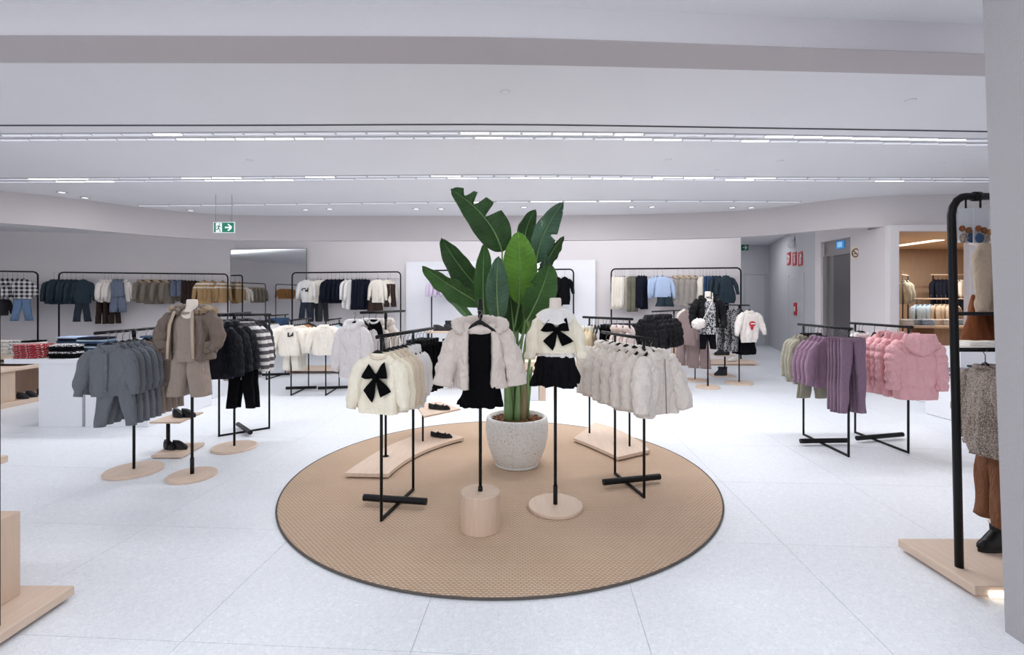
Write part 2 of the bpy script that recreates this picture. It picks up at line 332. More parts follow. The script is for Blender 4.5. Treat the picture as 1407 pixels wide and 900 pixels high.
def sleeve_mb(pts, r, n=12, nr=14, flat=0.8, puff=0.0, ph=0.07, fold=0.006, furry=0.0, seed=0, cuff=0.0):
    P = catmull(pts, nr); rings = []; acc = 0
    for i, p in enumerate(P):
        t = i/(nr-1); tan = (P[min(nr-1, i+1)]-P[max(0, i-1)]).normalized()
        u = Vector((0, 1, 0)); u = (u-tan*u.dot(tan)).normalized(); w = tan.cross(u)
        k = t*(len(r)-1); q = min(int(k), len(r)-2); rr = lerp(r[q], r[q+1], k-q)
        if i: acc += (P[i]-P[i-1]).length
        if puff: rr += puff*(abs(math.sin(PI*acc/ph))**0.42-0.7)
        if cuff and t > 1-cuff: rr *= 0.78
        ring = []
        for j in range(n):
            a = 2*PI*j/n; c, s_ = math.cos(a), math.sin(a)
            v = p + w*c*rr + u*s_*rr*flat; dv = (w*c+u*s_*flat)
            k2 = nz(v.x*20+seed, v.y*20, v.z*13)*fold*2
            if furry: k2 += nz(v.x*46, v.y*46, v.z*40+seed)*furry + nz(v.x*110+seed, v.y*110, v.z*90)*furry*0.6
            ring.append(v + dv*k2)
        rings.append(ring)
    e = P[-1]; rings.append([e+(v-e)*0.6 for v in rings[-1]]); rings.append([e-(P[-1]-P[-2])*0.8+(v-e)*0.5 for v in rings[-2]])
    return MB().loft(rings, True, True, True)
def ring_mb(rx, ry, r, z=0.0, n=28, m=8, dip=0.0, a0=0.0, a1=2*PI, furry=0.0, seed=0, tilt=0.0, flat=1.0, sag=0.0):
    path = []; full = abs(a1-a0-2*PI) < 1e-3
    for i in range(n+1 if not full else n):
        a = a0+(a1-a0)*i/n
        path.append(Vector((rx*math.cos(a), ry*math.sin(a), z - dip*max(0, -math.sin(a)) + tilt*math.sin(a))))
    rings = []; N = len(path)
    for i, p in enumerate(path):
        a_ = path[(i-1) % N] if full else path[max(0, i-1)]; b_ = path[(i+1) % N] if full else path[min(N-1, i+1)]
        t = (b_-a_).normalized(); u = Vector((0, 0, 1)); u = (u-t*u.dot(t)).normalized(); w = t.cross(u); rr = r
        if not full: rr = r*(0.35+0.65*math.sin(PI*min(1, max(0, i/(N-1))))**0.4)
        rg = []
        for j in range(m):
            q = 2*PI*j/m; v = p + w*math.cos(q)*rr*flat + u*(math.sin(q)*rr-sag)
            if furry: v = v + (w*math.cos(q)+u*math.sin(q))*(nz(v.x*50+seed, v.y*50, v.z*50)*furry+nz(v.x*120, v.y*120, v.z*120+seed)*furry*0.7)
            rg.append(v)
        rings.append(rg)
    if full: rings.append(rings[0]); return MB().loft(rings)
    return MB().loft(rings, True, True, True)
def ell_mb(c, r, n=20, m=14, furry=0.0, seed=0, puff=0.0, ex=1.0):
    rings = []
    for i in range(m+1):
        a = -PI/2+PI*i/m; rg = []
        for j in range(n):
            b = 2*PI*j/n; ca = max(1e-3, abs(math.cos(a)))**ex
            v = Vector((math.cos(b)*ca, math.sin(b)*ca, math.sin(a)))
            k = 1 + furry*(nz(v.x*5+seed, v.y*5, v.z*5)+0.6*nz(v.x*11, v.y*11+seed, v.z*11))
            rg.append((c[0]+v.x*r[0]*k, c[1]+v.y*r[1]*k, c[2]+v.z*r[2]*k))
        rings.append(rg)
    return MB().loft(rings)
def trousers_mb(L=0.5, w=0.13, d=0.035, crotch=0.2, leg=0.06, hem=0.05, spread=0.03, ns=16, nr=16, fold=0.006, seed=0, flat=True, cuffed=False):
    mb = MB()
    for sx in (-1, 1):
        rings = []
        for i in range(nr):
            t = i/(nr-1); z = -L*t; k = min(1, -z/crotch)
            cx = lerp(w*0.5, w*0.52+spread*max(0, (-z-crotch)/(L-crotch)), k) if True else 0
            hw = lerp(w*0.5+0.004, leg, sm(k)) if -z < crotch else lerp(leg, hem, (-z-crotch)/(L-crotch))
            if cuffed and t > 0.93: hw *= 0.8
            rg = []
            for j in range(ns):
                a = 2*PI*j/ns; c, s_ = math.cos(a), math.sin(a)
                x = sx*cx + hw*math.copysign(abs(c)**0.8, c); y = d*(0.75+0.25*k)*math.copysign(abs(s_)**0.8, s_)
                q = nz(x*22+seed, y*12, z*6)*fold*2
                rg.append((x+c*q, y+s_*q, z))
            rings.append(rg)
        mb.loft(rings, True, True, True)
    return mb
def bow_mb(s=0.1, y=-0.012):
    out = []
    for ang, L, w1 in ((R(157), 0.86, 0.46), (R(27), 0.84, 0.44), (R(241), 1.20, 0.44), (R(309), 1.18, 0.40)):
        dx, dz = math.cos(ang), math.sin(ang); px, pz = -dz, dx; rings = []
        for i in range(7):
            t = i/6; hw = s*lerp(0.10, w1, sm(t)**0.8); th = 0.010+0.014*math.sin(PI*min(1, t*1.05)) ; rg = []
            for j in range(12):
                a = 2*PI*j/12; c, q = math.cos(a), math.sin(a)
                u = c*hw; sk = s*L*t + (0.12*s*c if t > .9 else 0); pl = 0.004*math.sin(c*7)*(t)
                rg.append((dx*sk+px*u, y+q*th*0.6+pl, dz*sk+pz*u))
            rings.append(rg)
        out.append(MB().loft(rings, True, True, True))
    out.append(ell_mb((0, y-0.012, 0), (0.02*s/0.1, 0.016, 0.022*s/0.1), 10, 8))
    return out
def shifted_mesh(c):
    return MB().tube([(c[0], c[1]-0.003, c[2]), (c[0], c[1]+0.002, c[2])], 0.0065, 10).mesh('button', 'wire_grey', False)
PROTO = {}
def proto(key, name, parts): PROTO[key] = (name, parts)
def stdsleeves(L, ws, mat, r=(0.058, 0.052, 0.046), out=0.075, front=-0.03, **kw):
    res = []
    for sx in (-1, 1):
        pts = [(sx*ws*0.70, 0, -0.062), (sx*(ws*0.98+out*0.18), 0, -0.125), (sx*(ws+out*0.62), front*0.4, -0.25), (sx*(ws+out), front, -L)]
        res.append(('sleeve', sleeve_mb(pts, (r[0]*0.66, r[0]*0.98, r[1], r[2]), **kw).mesh('sleeve', mat)))
    return res
def top(key, name, mat, L=0.45, ws=0.135, wh=0.16, d=0.04, Ls=0.42, r=(0.056, 0.052, 0.044), out=0.08, collar='band', cmat=None, band=True, lod=0, extra=(), sleeves=True, **kw):
    fine = dict(ns=36, nr=22) if not lod else dict(ns=20, nr=11)
    fine.update({k: kw.pop(k) for k in ('ns', 'nr') if k in kw})
    skw = {k: kw[k] for k in ('furry', 'seed', 'puff') if k in kw}
    if 'sfold' in kw: skw['fold'] = kw.pop('sfold')
    front = kw.pop('front', -0.03)
    sn = kw.pop('sn', (12, 14) if not lod else (8, 8)); cuff = kw.pop('cuff', 0.12 if band else 0.0)
    parts = [('body', body_mb(L=L, ws=ws, wh=wh, d=d, rib=(0.045 if band and sleeves else 0.0), **fine, **kw).mesh('body', mat))]
    if sleeves: parts += stdsleeves(Ls, ws, mat, r, out, front, n=sn[0], nr=sn[1], cuff=cuff, **skw)
    cm = cmat or mat
    if collar == 'band': parts.append(('neckband', ring_mb(0.062, d*0.62+0.004, 0.011, -0.004, 20 if not lod else 12, 6, dip=0.03).mesh('neckband', cm)))
    elif collar == 'shirt': parts.append(('collar', ring_mb(0.07, d*0.75+0.006, 0.022, -0.008, 20 if not lod else 12, 6, dip=0.045, flat=0.45, a0=-PI/2+0.25, a1=1.5*PI-0.25).mesh('collar', cm)))
    if collar == 'shirt' and not lod and sleeves:
        parts.append(('placket', MB().tube([(0, -d*1.02-0.004, -0.06), (0, -d*1.14-0.006, -L*0.4), (0, -d*1.14-0.006, -L*0.9)], 0.014, 8, flat=0.32).mesh('placket', mat)))
        for q_ in range(4): parts.append(('button', shifted_mesh((0, -d*1.14-0.012, -0.09-q_*L*0.22))))
    if collar == 'fluff': parts.append(('collar', ring_mb(0.072, d*0.8+0.006, 0.024, -0.006, 30, 10, dip=0.045, furry=0.010, a0=-PI/2+0.25, a1=1.5*PI-0.25).mesh('collar', cm)))
    elif collar == 'fur': parts.append(('fur_trim', ring_mb(0.10, d*0.9+0.02, 0.042, 0.0, 30 if not lod else 14, 10 if not lod else 6, dip=0.07, furry=0.02, a0=-PI/2+0.3, a1=1.5*PI-0.3).mesh('fur_trim', cm)))
    elif collar == 'hood': parts.append(('hood', ring_mb(0.088, d*0.8+0.014, 0.036, 0.0, 24 if not lod else 12, 8 if not lod else 6, dip=0.06, furry=kw.get('furry', 0), a0=-PI/2+0.35, a1=1.5*PI-0.35, flat=1.15).mesh('hood', cm)))
    parts += list(extra)
    proto(key, name, parts)
def bottoms(key, name, mat, lod=0, **kw):
    w = kw.get('w', 0.13); d = kw.get('d', 0.035)
    fine = dict(ns=18, nr=18) if not lod else dict(ns=10, nr=8)
    proto(key, name, [('legs', trousers_mb(**{**fine, **kw}).mesh('legs', mat)),
        ('waistband', body_mb(L=0.035, wn=w+0.004, ws=w+0.005, wh=w+0.003, d=d*1.02, ns=20 if not lod else 10, nr=4, fold=0.001, drop=0.01).mesh('waistband', mat))])
def skirt(key, name, mat, L=0.28, w=0.11, wh=0.17, d=0.035, dh=0.09, lod=0, fold=0.02, fk=30, top_mat=None, **kw):
    fine = dict(ns=64, nr=14) if not lod else dict(ns=26, nr=7)
    proto(key, name, [('skirt', body_mb(L=L, wn=w, ws=w, wh=wh, d=d, dh=dh, drop=0.02, fold=fold, fk=fk, hemwave=0.012, **fine, **kw).mesh('skirt', mat)),
        ('waistband', body_mb(L=0.03, wn=w+0.003, ws=w+0.004, wh=w+0.004, d=d*0.8+0.004, ns=20, nr=4, fold=0.001, drop=0.01).mesh('waistband', top_mat or mat))])
def place(key, loc, rz, label, cat, group=None, scale=1.0, tilt=0.0):
    name, parts = PROTO[key]
    o = thing(name, label, cat, loc, rz, group)
    if tilt: o.rotation_euler = (0, tilt, rz)
    o.scale = (scale,)*3
    for pn, me in parts: ob(pn, me, o)
    return o
def place1(key, loc, rz, label, cat, group=None, scale=1.0): return place(key, loc, rz, label, cat, group, scale)
# hangers: wire hook + curved black arms, origin at the neck point of the garment
def hanger_parts(hk, arm=0.155, clip=False, dz=-0.02):
    hook = []
    for i in range(9):
        a = R(-60+i*27); hook.append((0.016*math.cos(a)*1.0-0.0, 0, hk+0.0165*math.sin(a)-0.0165+0.018))
    path = [(0, 0, 0.028+(0 if clip else dz)), (0, 0, hk-0.018)] + [(0.015*math.sin(q), 0, hk-0.002-0.015*math.cos(q)) for q in [R(d) for d in range(60, 300, 30)]][::1]
    ms = [('hook', MB().tube(path, 0.0026, 5).mesh('hook', 'wire_grey'))]
    if not clip:
        arms = [(x*arm, 0, z+dz) for x, z in ((-1, -0.045), (-.72, -0.022), (-.38, 0.004), (-.13, 0.024), (0, 0.031), (.13, 0.024), (.38, 0.004), (.72, -0.022), (1, -0.045))]
        ms.append(('arms', MB().tube(arms, [0.008, 0.010, 0.012, 0.013, 0.013, 0.013, 0.012, 0.010, 0.008], 8, flat=0.8).mesh('arms', 'black_plastic')))
    else:
        b = MB().tube([(-arm*0.72, 0, 0.024), (arm*0.72, 0, 0.024)], 0.008, 8); ms.append(('bar', b.mesh('bar', 'black_plastic')))
        for sx in (-1, 1): ms.append(('clip', MB().box((sx*arm*0.58-0.012, -0.014, -0.02), (sx*arm*0.58+0.012, 0.014, 0.034), 0.003).mesh('clip', 'black_plastic', False)))
    return ms
HK = {}
def hanger(loc, rz, hk, label, group, clip=False, arm=0.115):
    k = (round(hk, 3), clip, arm)
    if k not in HK: HK[k] = hanger_parts(hk, arm, clip)
    o = thing('clothes_hanger', label, 'hanger', loc, rz, group)
    for pn, me in HK[k]: ob(pn, me, o)
    return o
ROWC = {}
def row(where, A, B, Z, items, hk=0.085, frm='from the front', hang=True, turn=0.0, arm=0.115):
    """items: (proto key, metres along the rail from A, noun phrase, category, opts)"""
    A = Vector((A[0], A[1], 0)); B = Vector((B[0], B[1], 0)); u = (B-A).normalized()
    base = math.atan2(u.x, -u.y) + PI     # local -y looks from B towards A
    cnt = {}; tot = {}
    for it in items: tot[it[2]] = tot.get(it[2], 0)+1
    rnd = random.Random(hash(len(where)*7+len(items)) % 1000)
    for it in items:
        key, s_, ph, cat = it[:4]; o = it[4] if len(it) > 4 else {}
        p = A + u*s_; rz = base + turn + o.get('yaw', 0) + rnd.uniform(-0.07, 0.07)*(0 if o.get('fix') else 1)
        i = cnt.get(ph, 0); cnt[ph] = i+1
        lab = (ORD[i]+' '+ph+' '+frm+', '+where) if tot[ph] > 1 else ph+', '+where
        z = Z - hk - 0.012 + o.get('dz', 0)
        dx = o.get('dx', 0); n_ = Vector((-u.y, u.x, 0))
        loc = Vector((p.x, p.y, z)) + n_*dx
        loc = Vector((loc.x, loc.y, z))
        ob_ = place(key, loc, rz, lab, cat, ph+' row, '+where if tot[ph] > 1 else None, o.get('scale', 1.0)*rnd.uniform(0.98, 1.02))
        if not o.get('fix') and 'sy' not in o: ob_.scale.y *= 0.74
        if 'sy' in o: ob_.scale.y *= o['sy']
        if hang and not o.get('nohang'):
            c = o.get('clip', False)
            hl = 'black %s of the %s%s, %s' % ('clip hanger' if c else 'hanger', (ORD[i]+' ' if tot[ph] > 1 else ''), ph.replace('pair of ', '').replace(' with black bow', '').replace(' with a small black print', '').replace(' with a red lips print', ''), where)
            hanger(Vector((p.x, p.y, Z-hk-0.012)), rz, hk, hl, 'hangers, '+where, c, arm)
# ------------------------------------------------------------------ room shell
CZ = 3.3
fl = struct('floor', bx((-14.2, -4.2, -0.12), (12.2, 16.2, -0.0045), 'joint_grey'))
TILE = 1.02; TA = R(3.4)
tile_me = bx((0, 0, -0.006), (TILE-0.0025, TILE-0.0025, 0.0), 'terrazzo', 0, 'floor_tile')
ca, sa = math.cos(TA), math.sin(TA)
for i in range(-12, 14):
    for j in range(-1, 17):
        ux, uy = i*TILE+0.47, j*TILE-0.02
        px, py = ux*ca+uy*sa, -ux*sa+uy*ca
        mx, my = px+0.5, py+0.5
        if my < 0.9 or my > 15.9 or abs(mx) > my*1.07+2.6 or mx > 10.5: continue
        o = ob('floor_tile', tile_me, fl, (px, py, 0), -TA)
# the floor outside the tiled view goes on in the same stone
ob('floor_slab', bx((-14.1, -4.1, -0.0045), (12.1, 0.8, -0.0015), 'terrazzo', 0, 'floor_slab'), fl)
def curve_y(pts, z, dz=0.0):       # photo pixels on a level plane -> world polyline
    return [F(x, y, z) for x, y in pts]
def wall(name, a, b, z0, z1, th, mat, parent=None):
    a = Vector((a[0], a[1], 0)); b = Vector((b[0], b[1], 0)); u = (b-a).normalized(); n = Vector((-u.y, u.x, 0))*th
    P = [(a.x, a.y), (b.x, b.y), (b.x+n.x, b.y+n.y), (a.x+n.x, a.y+n.y)]
    return struct(name, MB().prism(P, z0, z1).mesh(name, mat, False), parent)
struct('ceiling', bx((-14.2, -4.2, CZ), (12.2, 16.2, CZ+0.12), 'ceiling_paint'))
BL, BR = Vector((-7.96, 13.8, 0)), Vector((5.67, 11.9, 0))
bu = (BR-BL).normalized(); bn = Vector((bu.y, -bu.x, 0))        # towards the camera
wall('wall_back', BL, BR, 0, CZ, 0.22, 'wall_paint')
wall('wall_left', (-14, 12.4), BL, 0, CZ, 0.22, 'wall_paint')
wall('wall_far_left', (-14, -4), (-14, 12.6), 0, CZ, 0.2, 'wall_paint')
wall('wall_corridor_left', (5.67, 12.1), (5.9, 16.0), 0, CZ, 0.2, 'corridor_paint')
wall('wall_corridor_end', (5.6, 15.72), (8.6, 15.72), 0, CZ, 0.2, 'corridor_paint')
# corridor door with its frame
dr = struct('door_1', bx((7.62, 15.690, 0.0), (8.26, 15.720, 2.32), 'corridor_paint', 0.004)); 
for a, b in (((7.56, 15.685, 0), (7.61, 15.72, 2.38)), ((8.27, 15.685, 0), (8.31, 15.72, 2.38)), ((7.61, 15.685, 2.33), (8.27, 15.72, 2.38))):
    ob('door_frame', bx(a, b, 'slot_grey', 0.003), dr)
W1a, W1b = Vector((8.42, 15.75, 0)), Vector((6.64, 10.45, 0))
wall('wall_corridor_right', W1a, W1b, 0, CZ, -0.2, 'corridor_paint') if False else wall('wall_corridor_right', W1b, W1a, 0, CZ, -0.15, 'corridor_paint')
# lift wall (runs towards the camera) with the lift set in it
EX = 6.60
wall('wall_lift_rear', (EX, 10.46), (EX, 10.27), 0, CZ, 0.16, 'wall_paint')
wall('wall_lift_front', (EX, 9.37), (6.504, 8.775), 0, CZ, 0.13, 'wall_paint'); wall('wall_lift_front', (6.504, 8.775), (6.425, 8.285), 0, 2.772, 0.13, 'wall_paint')
struct('wall_lift_header', bx((EX, 9.37, 2.73), (EX+0.16, 10.27, CZ), 'wall_paint'))
OX0, OX1 = 6.60, 7.78                                           # opening to the timber alcove
struct('wall_right_pier', bx((6.42, 8.16, 0), (OX0-0.02, 8.28, 2.77), 'wall_paint', 0.004))
struct('wall_right_header', bx((OX0-0.02, 8.16, 2.67), (OX1, 8.28, 2.775), 'wall_paint'))
struct('wall_right_front', bx((OX1, 8.16, 0), (12.0, 8.28, 2.775), 'wall_paint', 0.004))
wall('wall_far_right', (11.0, 8.1), (11.0, -4), 0, CZ, 0.2, 'wall_paint')
# timber alcove behind the opening
struct('wall_alcove_back', bx((8.4, 12.0, 0), (12.0, 12.1, 2.80), 'panel_wood'))
wall('wall_alcove_left', (OX0-0.02, 8.28), (8.9, 12.02), 0, 2.77, 0.05, 'panel_wood')
wall('wall_alcove_right', (12.0, 12.0), (11.8, 8.28), 0, 2.77, 0.05, 'panel_wood')
struct('ceiling_alcove', MB().prism([(6.66, 8.40), (12.0, 8.40), (12.0, 12.1), (8.9, 12.1)], 2.77, 2.81).mesh('ceiling_alcove', 'panel_wood_light', False))
struct('floor_alcove', MB().prism([(6.60, 8.29), (11.8, 8.29), (11.9, 12.0), (8.9, 12.0)], 0.0, 0.006).mesh('floor_alcove', 'panel_wood_light', False))
# hanging fascia with its bends
fpx = [(-230, 240), (-100, 252), (0, 262), (60, 268), (120, 275), (180, 283), (240, 290), (300, 294.5), (350, 296), (400, 296.5), (600, 296.5), (760, 296), (880, 294.5), (960, 292), (1020, 289), (1070, 284.5), (1110, 279), (1150, 274), (1190, 270.5), (1240, 268), (1300, 267), (1365, 266), (1460, 266)]
fpts = curve_y(fpx, CZ)
mb = MB(); rings = []
cat = catmull(fpts, 90)
for i, p in enumerate(cat):
    a = cat[max(0, i-1)]; b = cat[min(len(cat)-1, i+1)]; t_ = (b-a).normalized(); n = Vector((-t_.y, t_.x, 0))
    q = p+n*0.14
    rings.append([(p.x, p.y, CZ), (p.x, p.y, 2.775), (p.x, p.y, 2.77), (q.x, q.y, 2.77), (q.x, q.y, CZ)])
mb.loft(rings, False, False, False)
fo = struct('wall_fascia', mb.mesh('wall_fascia', 'fascia_paint', True, 30))
# beam across the ceiling near the camera
def band(name, near, far, z0, z1, mat):
    n_ = catmull(curve_y(near, z0), 24); f_ = catmull(curve_y(far, z0), 24)
    rings = [[(a.x, a.y, z1), (a.x, a.y, z0), (b.x, b.y, z0), (b.x, b.y, z1)] for a, b in zip(n_, f_)]
    return struct(name, MB().loft(rings, True, True, True).mesh(name, mat, True, 30))
bf = [(-300, 85.5), (0, 86.5), (350, 87), (700, 89), (1050, 97), (1365, 105), (1700, 114)]
bnr = [(-300, 48), (0, 49), (350, 50), (700, 52), (1050, 64), (1365, 75), (1700, 87)]
band('trim_beam', bnr, bf, 3.104, CZ, 'beam_paint'); band('trim_soffit_shade', bnr, bf, 3.1, 3.104, 'soffit_shade')  # thin added soffit sheet, its darker colour carries the shade under the beam
band('trim_shadow_gap', [(-200, 172.4), (0, 172.2), (350, 172), (700, 171), (1050, 175.8), (1365, 180.8), (1600, 185)], [(-200, 173.8), (0, 173.5), (350, 173.3), (700, 172.3), (1050, 177.1), (1365, 182), (1600, 186.4)], 3.294, CZ, 'shadow_gap')
# recessed light tracks: a housing with a run of lamp modules
def track(pxs, label, step, mod, seed, wid=0.03):
    P = catmull(curve_y(pxs, 3.287), 60); rnd = random.Random(seed)
    o = thing('ceiling_light_track', label, 'light', (P[0].x, P[0].y, CZ), 0, 'light tracks of the ceiling')
    inv = -Vector((P[0].x, P[0].y, CZ))
    rings = [[(p.x, p.y-wid, CZ), (p.x, p.y-wid, CZ-0.012), (p.x, p.y+wid, CZ-0.012), (p.x, p.y+wid, CZ)] for p in P]
    h = ob('housing', MB().loft(rings, True, True, True).mesh('housing', 'slot_grey', False), o); h.location = inv
    L = sum((b-a).length for a, b in zip(P, P[1:])); n = int(L/step)
    ms = {True: MB().box((-mod/2, -wid*0.42, -0.010), (mod/2, wid*0.42, 0.0)).mesh('lamp_module', 'led_bright', False), False: MB().box((-mod/2, -wid*0.42, -0.010), (mod/2, wid*0.42, 0.0)).mesh('lamp_module', 'led_soft', False)}
    lit = False; run = []
    def flush():
        if run:
            q0, q1 = run[0], run[-1]; d = q1-q0; ln = d.length+mod; c = (q0+q1)/2
            l = area('track_lamp', (c.x, c.y, CZ-0.0235), (ln, wid*0.9), TRACK_W*ln, (0, 0, math.atan2(d.y, d.x) if d.length > 0.01 else 0))
            run.clear()
    for i in range(n):
        p = poly_at(P, (i+0.5)/n)
        if abs(p.x) > p.y*1.09: continue
        if rnd.random() < (0.16 if not lit else 0.42): lit = not lit
        ob('lamp_module', ms[lit], o, Vector((p.x, p.y, CZ-0.012))+inv)
        if lit: run.append(Vector((p.x, p.y, 0)))
        else: flush()
    flush()
track([(-80, 186.5), (0, 186), (500, 183), (700, 183), (1000, 186.3), (1365, 193.4)], 'nearest thin light track in the white ceiling', 0.33, 0.30, 3)
track([(-80, 193), (0, 192.5), (500, 190), (700, 189.5), (1000, 193), (1365, 199)], 'second thin light track from the camera in the ceiling', 0.33, 0.30, 5)
track([(-40, 246.8), (0, 246.5), (350, 244), (700, 241.5), (1000, 244.4), (1365, 245.7)], 'third thin light track from the camera in the ceiling', 0.45, 0.42, 7)
track([(-20, 250.5), (0, 250.2), (350, 247.5), (700, 244.3), (1000, 247), (1365, 249.5)], 'fourth thin light track from the camera in the ceiling', 0.45, 0.42, 9)
track([(190, 283), (500, 279.5), (700, 277.4), (900, 276.2), (1100, 277.5)], 'farthest thin light track in front of the fascia', 0.6, 0.56, 11)
dl_ring = MB().lathe([(0.075, 0.0), (0.075, -0.008), (0.055, -0.010), (0.05, -0.002)], 24, cap0=True, cap1=True).mesh('ring', 'slot_grey')
dl_lamp = MB().lathe([(0.048, -0.002), (0.048, -0.006)], 20).mesh('lamp', 'led_bright')
for i, (px, py) in enumerate([(85, 264), (117, 271.5), (262, 289), (420, 288), (453, 287), (572, 286.8), (606, 286.8), (720, 284.5), (868, 284), (896, 284), (1032, 285), (1006, 285)]):
    p = F(px, py, CZ); side = 'left of' if px < 300 else 'above'
    o = thing('ceiling_downlight', '%s small round downlight from the left in the white ceiling' % (ORD[sorted([85, 117, 262, 420, 453, 572, 606, 720, 868, 896, 1032, 1006]).index(px)]), 'light', (p.x, p.y, CZ), 0, 'ceiling downlights')
    ob('ring', dl_ring, o); ob('lamp', dl_lamp, o)
det = MB().lathe([(0.045, 0), (0.045, -0.006), (0.03, -0.014), (0.001, -0.016)], 20, cap1=False).mesh('detector', 'ceiling_paint')
for i, (px, py) in enumerate([(343, 220), (694, 126), (1251, 138), (918, 219), (1072, 221), (1293, 224), (986, 234)]):
    p = F(px, py, CZ)
    tag(ob('smoke_detector', det, None, (p.x, p.y, CZ)), ORD[[343, 694, 918, 986, 1072, 1251, 1293].index(px)]+' small white disc detector from the left on the ceiling', 'detector', 'ceiling detectors')
# big square pillar at the right edge, leaning faces as photographed
bt = [(2.228, 2.17), (3.05, 2.17), (3.05, 1.35), (2.228, 1.35)]
tp = [(2.110, 2.17), (3.05, 2.17), (3.05, 1.35), (2.110, 1.35)]
struct('wall_pillar', MB().loft([[(x, y, 0.0) for x, y in bt], [(x, y, 3.3) for x, y in tp]], True, True, True, flip=True).mesh('wall_pillar', 'column_shade_paint', False))  # grey darkened so the colour itself carries the shade on the pillar
# white partition panel in front of the back wall
def on_back(px, off=0.0):           # point on the back wall line at a photo column
    a = (px-CX)/FOC; P0 = BL+bn*off; s_ = (a*P0.y-P0.x)/(bu.x-a*bu.y); return P0+bu*s_
a_, b_ = on_back(558, 0.16), on_back(818, 0.16)
pn = wall('wall_panel', a_, b_, 0, 2.52, 0.10, 'white_panel')
# ------------------------------------------------------------------ mirror on the back wall
a_, b_ = on_back(317, 0.04), on_back(421.5, 0.04); u = (b_-a_); Lm = u.length; rzm = math.atan2(u.y, u.x)
o = thing('wall_mirror', 'tall wide mirror leaning on the back wall', 'mirror', (a_.x, a_.y, 0), rzm)
ob('glass', bx((0.012, -0.012, 0.012), (Lm-0.012, 0.0, 2.93), 'mirror_glass'), o)
for q in (((0, -0.016, 0), (0.012, 0.01, 2.942)), ((Lm-0.012, -0.016, 0), (Lm, 0.01, 2.942)), ((0, -0.016, 2.93), (Lm, 0.01, 2.942)), ((0, -0.016, 0), (Lm, 0.01, 0.012))):
    ob('frame', bx(q[0], q[1], 'steel'), o)
# ------------------------------------------------------------------ lift
o = thing('lift', 'grey steel lift doors in the wall under a small blue screen', 'lift', (EX+0.11, 9.82, 0), 0)
ob('header', bx((-0.03, -0.45, 2.42), (0.03, 0.45, 2.73), 'steel'), o)
ob('jamb', bx((-0.06, -0.45, 0), (0.03, -0.42, 2.73), 'steel'), o); ob('jamb', bx((-0.06, 0.34, 0), (0.03, 0.45, 2.42), 'steel'), o)
ob('door_leaf', bx((0.0, 0.19, 0.0), (0.03, 0.34, 2.42), 'steel', 0.003), o); ob('door_leaf', bx((-0.012, -0.42, 0.0), (0.018, 0.185, 2.42), 'steel_dark', 0.003), o)
scn = ob('screen', bx((-0.05, -0.18, 2.54), (-0.03, 0.06, 2.70), 'screen_blue', 0.004), o)
ob('readout', bx((-0.054, -0.13, 2.57), (-0.05, 0.01, 2.675), 'screen_pale'), scn)
# ------------------------------------------------------------------ signs
def rect(mb, x0, z0, x1, z1, y): mb.box((x0, y, z0), (x1, y+0.003, z1)); return mb
def strip(mb, a, b, w, y, y2):
    a = Vector((a[0], 0, a[1])); b = Vector((b[0], 0, b[1])); t_ = (b-a).normalized(); n = Vector((-t_.z, 0, t_.x))*w/2
    P = [a-n, b-n, b+n, a+n]
    mb.loft([[(p.x, y2, p.z) for p in P], [(p.x, y, p.z) for p in P]], True, True, True); return mb
def exit_sign(o, w, h, parent_loc=None, flip=1):
    ob('board', bx((-w/2, 0, -h/2), (w/2, 0.02, h/2), 'sign_green', 0.002), o)
    mb = MB()
    for q in (((-w/2-0.008, -0.002, -h/2-0.008), (w/2+0.008, 0.018, -h/2)), ((-w/2-0.008, -0.002, h/2), (w/2+0.008, 0.018, h/2+0.008)), ((-w/2-0.008, -0.002, -h/2), (-w/2, 0.018, h/2)), ((w/2, -0.002, -h/2), (w/2+0.008, 0.018, h/2))): mb.box(*q)
    ob('edge_frame', mb.mesh('edge_frame', 'sign_white', False), o)
    mb = MB(); mb.box((-w*0.40, -0.003, -h/2+0.004), (-w*0.10, 0.0, h*0.46)); ob('doorway', mb.mesh('doorway', 'sign_white', False), o)
    mb = MB(); y = -0.006; k = h
    hd = [(-0.205*w+0.055*k*math.cos(q*PI/5), 0.32*k+0.06*k*math.sin(q*PI/5)) for q in range(10)]
    mb.loft([[(x, -0.003, z) for x, z in hd], [(x, y, z) for x, z in hd]], True, True, True)
    for a, b, ww in (((-0.235*w, 0.2*k), (-0.27*w, -0.06*k), 0.12), ((-0.24*w, 0.19*k), (-0.34*w, 0.12*k), 0.06), ((-0.34*w, 0.12*k), (-0.365*w, -0.02*k), 0.05), ((-0.235*w, 0.18*k), (-0.17*w, 0.04*k), 0.06), ((-0.17*w, 0.04*k), (-0.12*w, 0.04*k), 0.05), ((-0.27*w, -0.05*k), (-0.2*w, -0.24*k), 0.08), ((-0.2*w, -0.24*k), (-0.19*w, -0.46*k), 0.07), ((-0.275*w, -0.05*k), (-0.31*w, -0.23*k), 0.08), ((-0.31*w, -0.23*k), (-0.395*w, -0.23*k), 0.07)): strip(mb, a, b, ww*k, y, -0.003)
    ob('running_figure', mb.mesh('running_figure', 'sign_green', False), o)
    mb = MB(); strip(mb, (0.05*w, 0), (0.37*w, 0), 0.15*k, -0.004, 0.0); strip(mb, (0.38*w, 0.02*k), (0.2*w, 0.33*k), 0.14*k, -0.005, 0.0); strip(mb, (0.38*w, -0.02*k), (0.2*w, -0.33*k), 0.14*k, -0.005, 0.0)
    ob('arrow', mb.mesh('arrow', 'sign_white', False), o)
p = W(307.8, 312.5, 8.2)
o = thing('exit_sign', 'green emergency exit sign hanging on two wires from the ceiling', 'sign', p)
exit_sign(o, 0.345, 0.168)
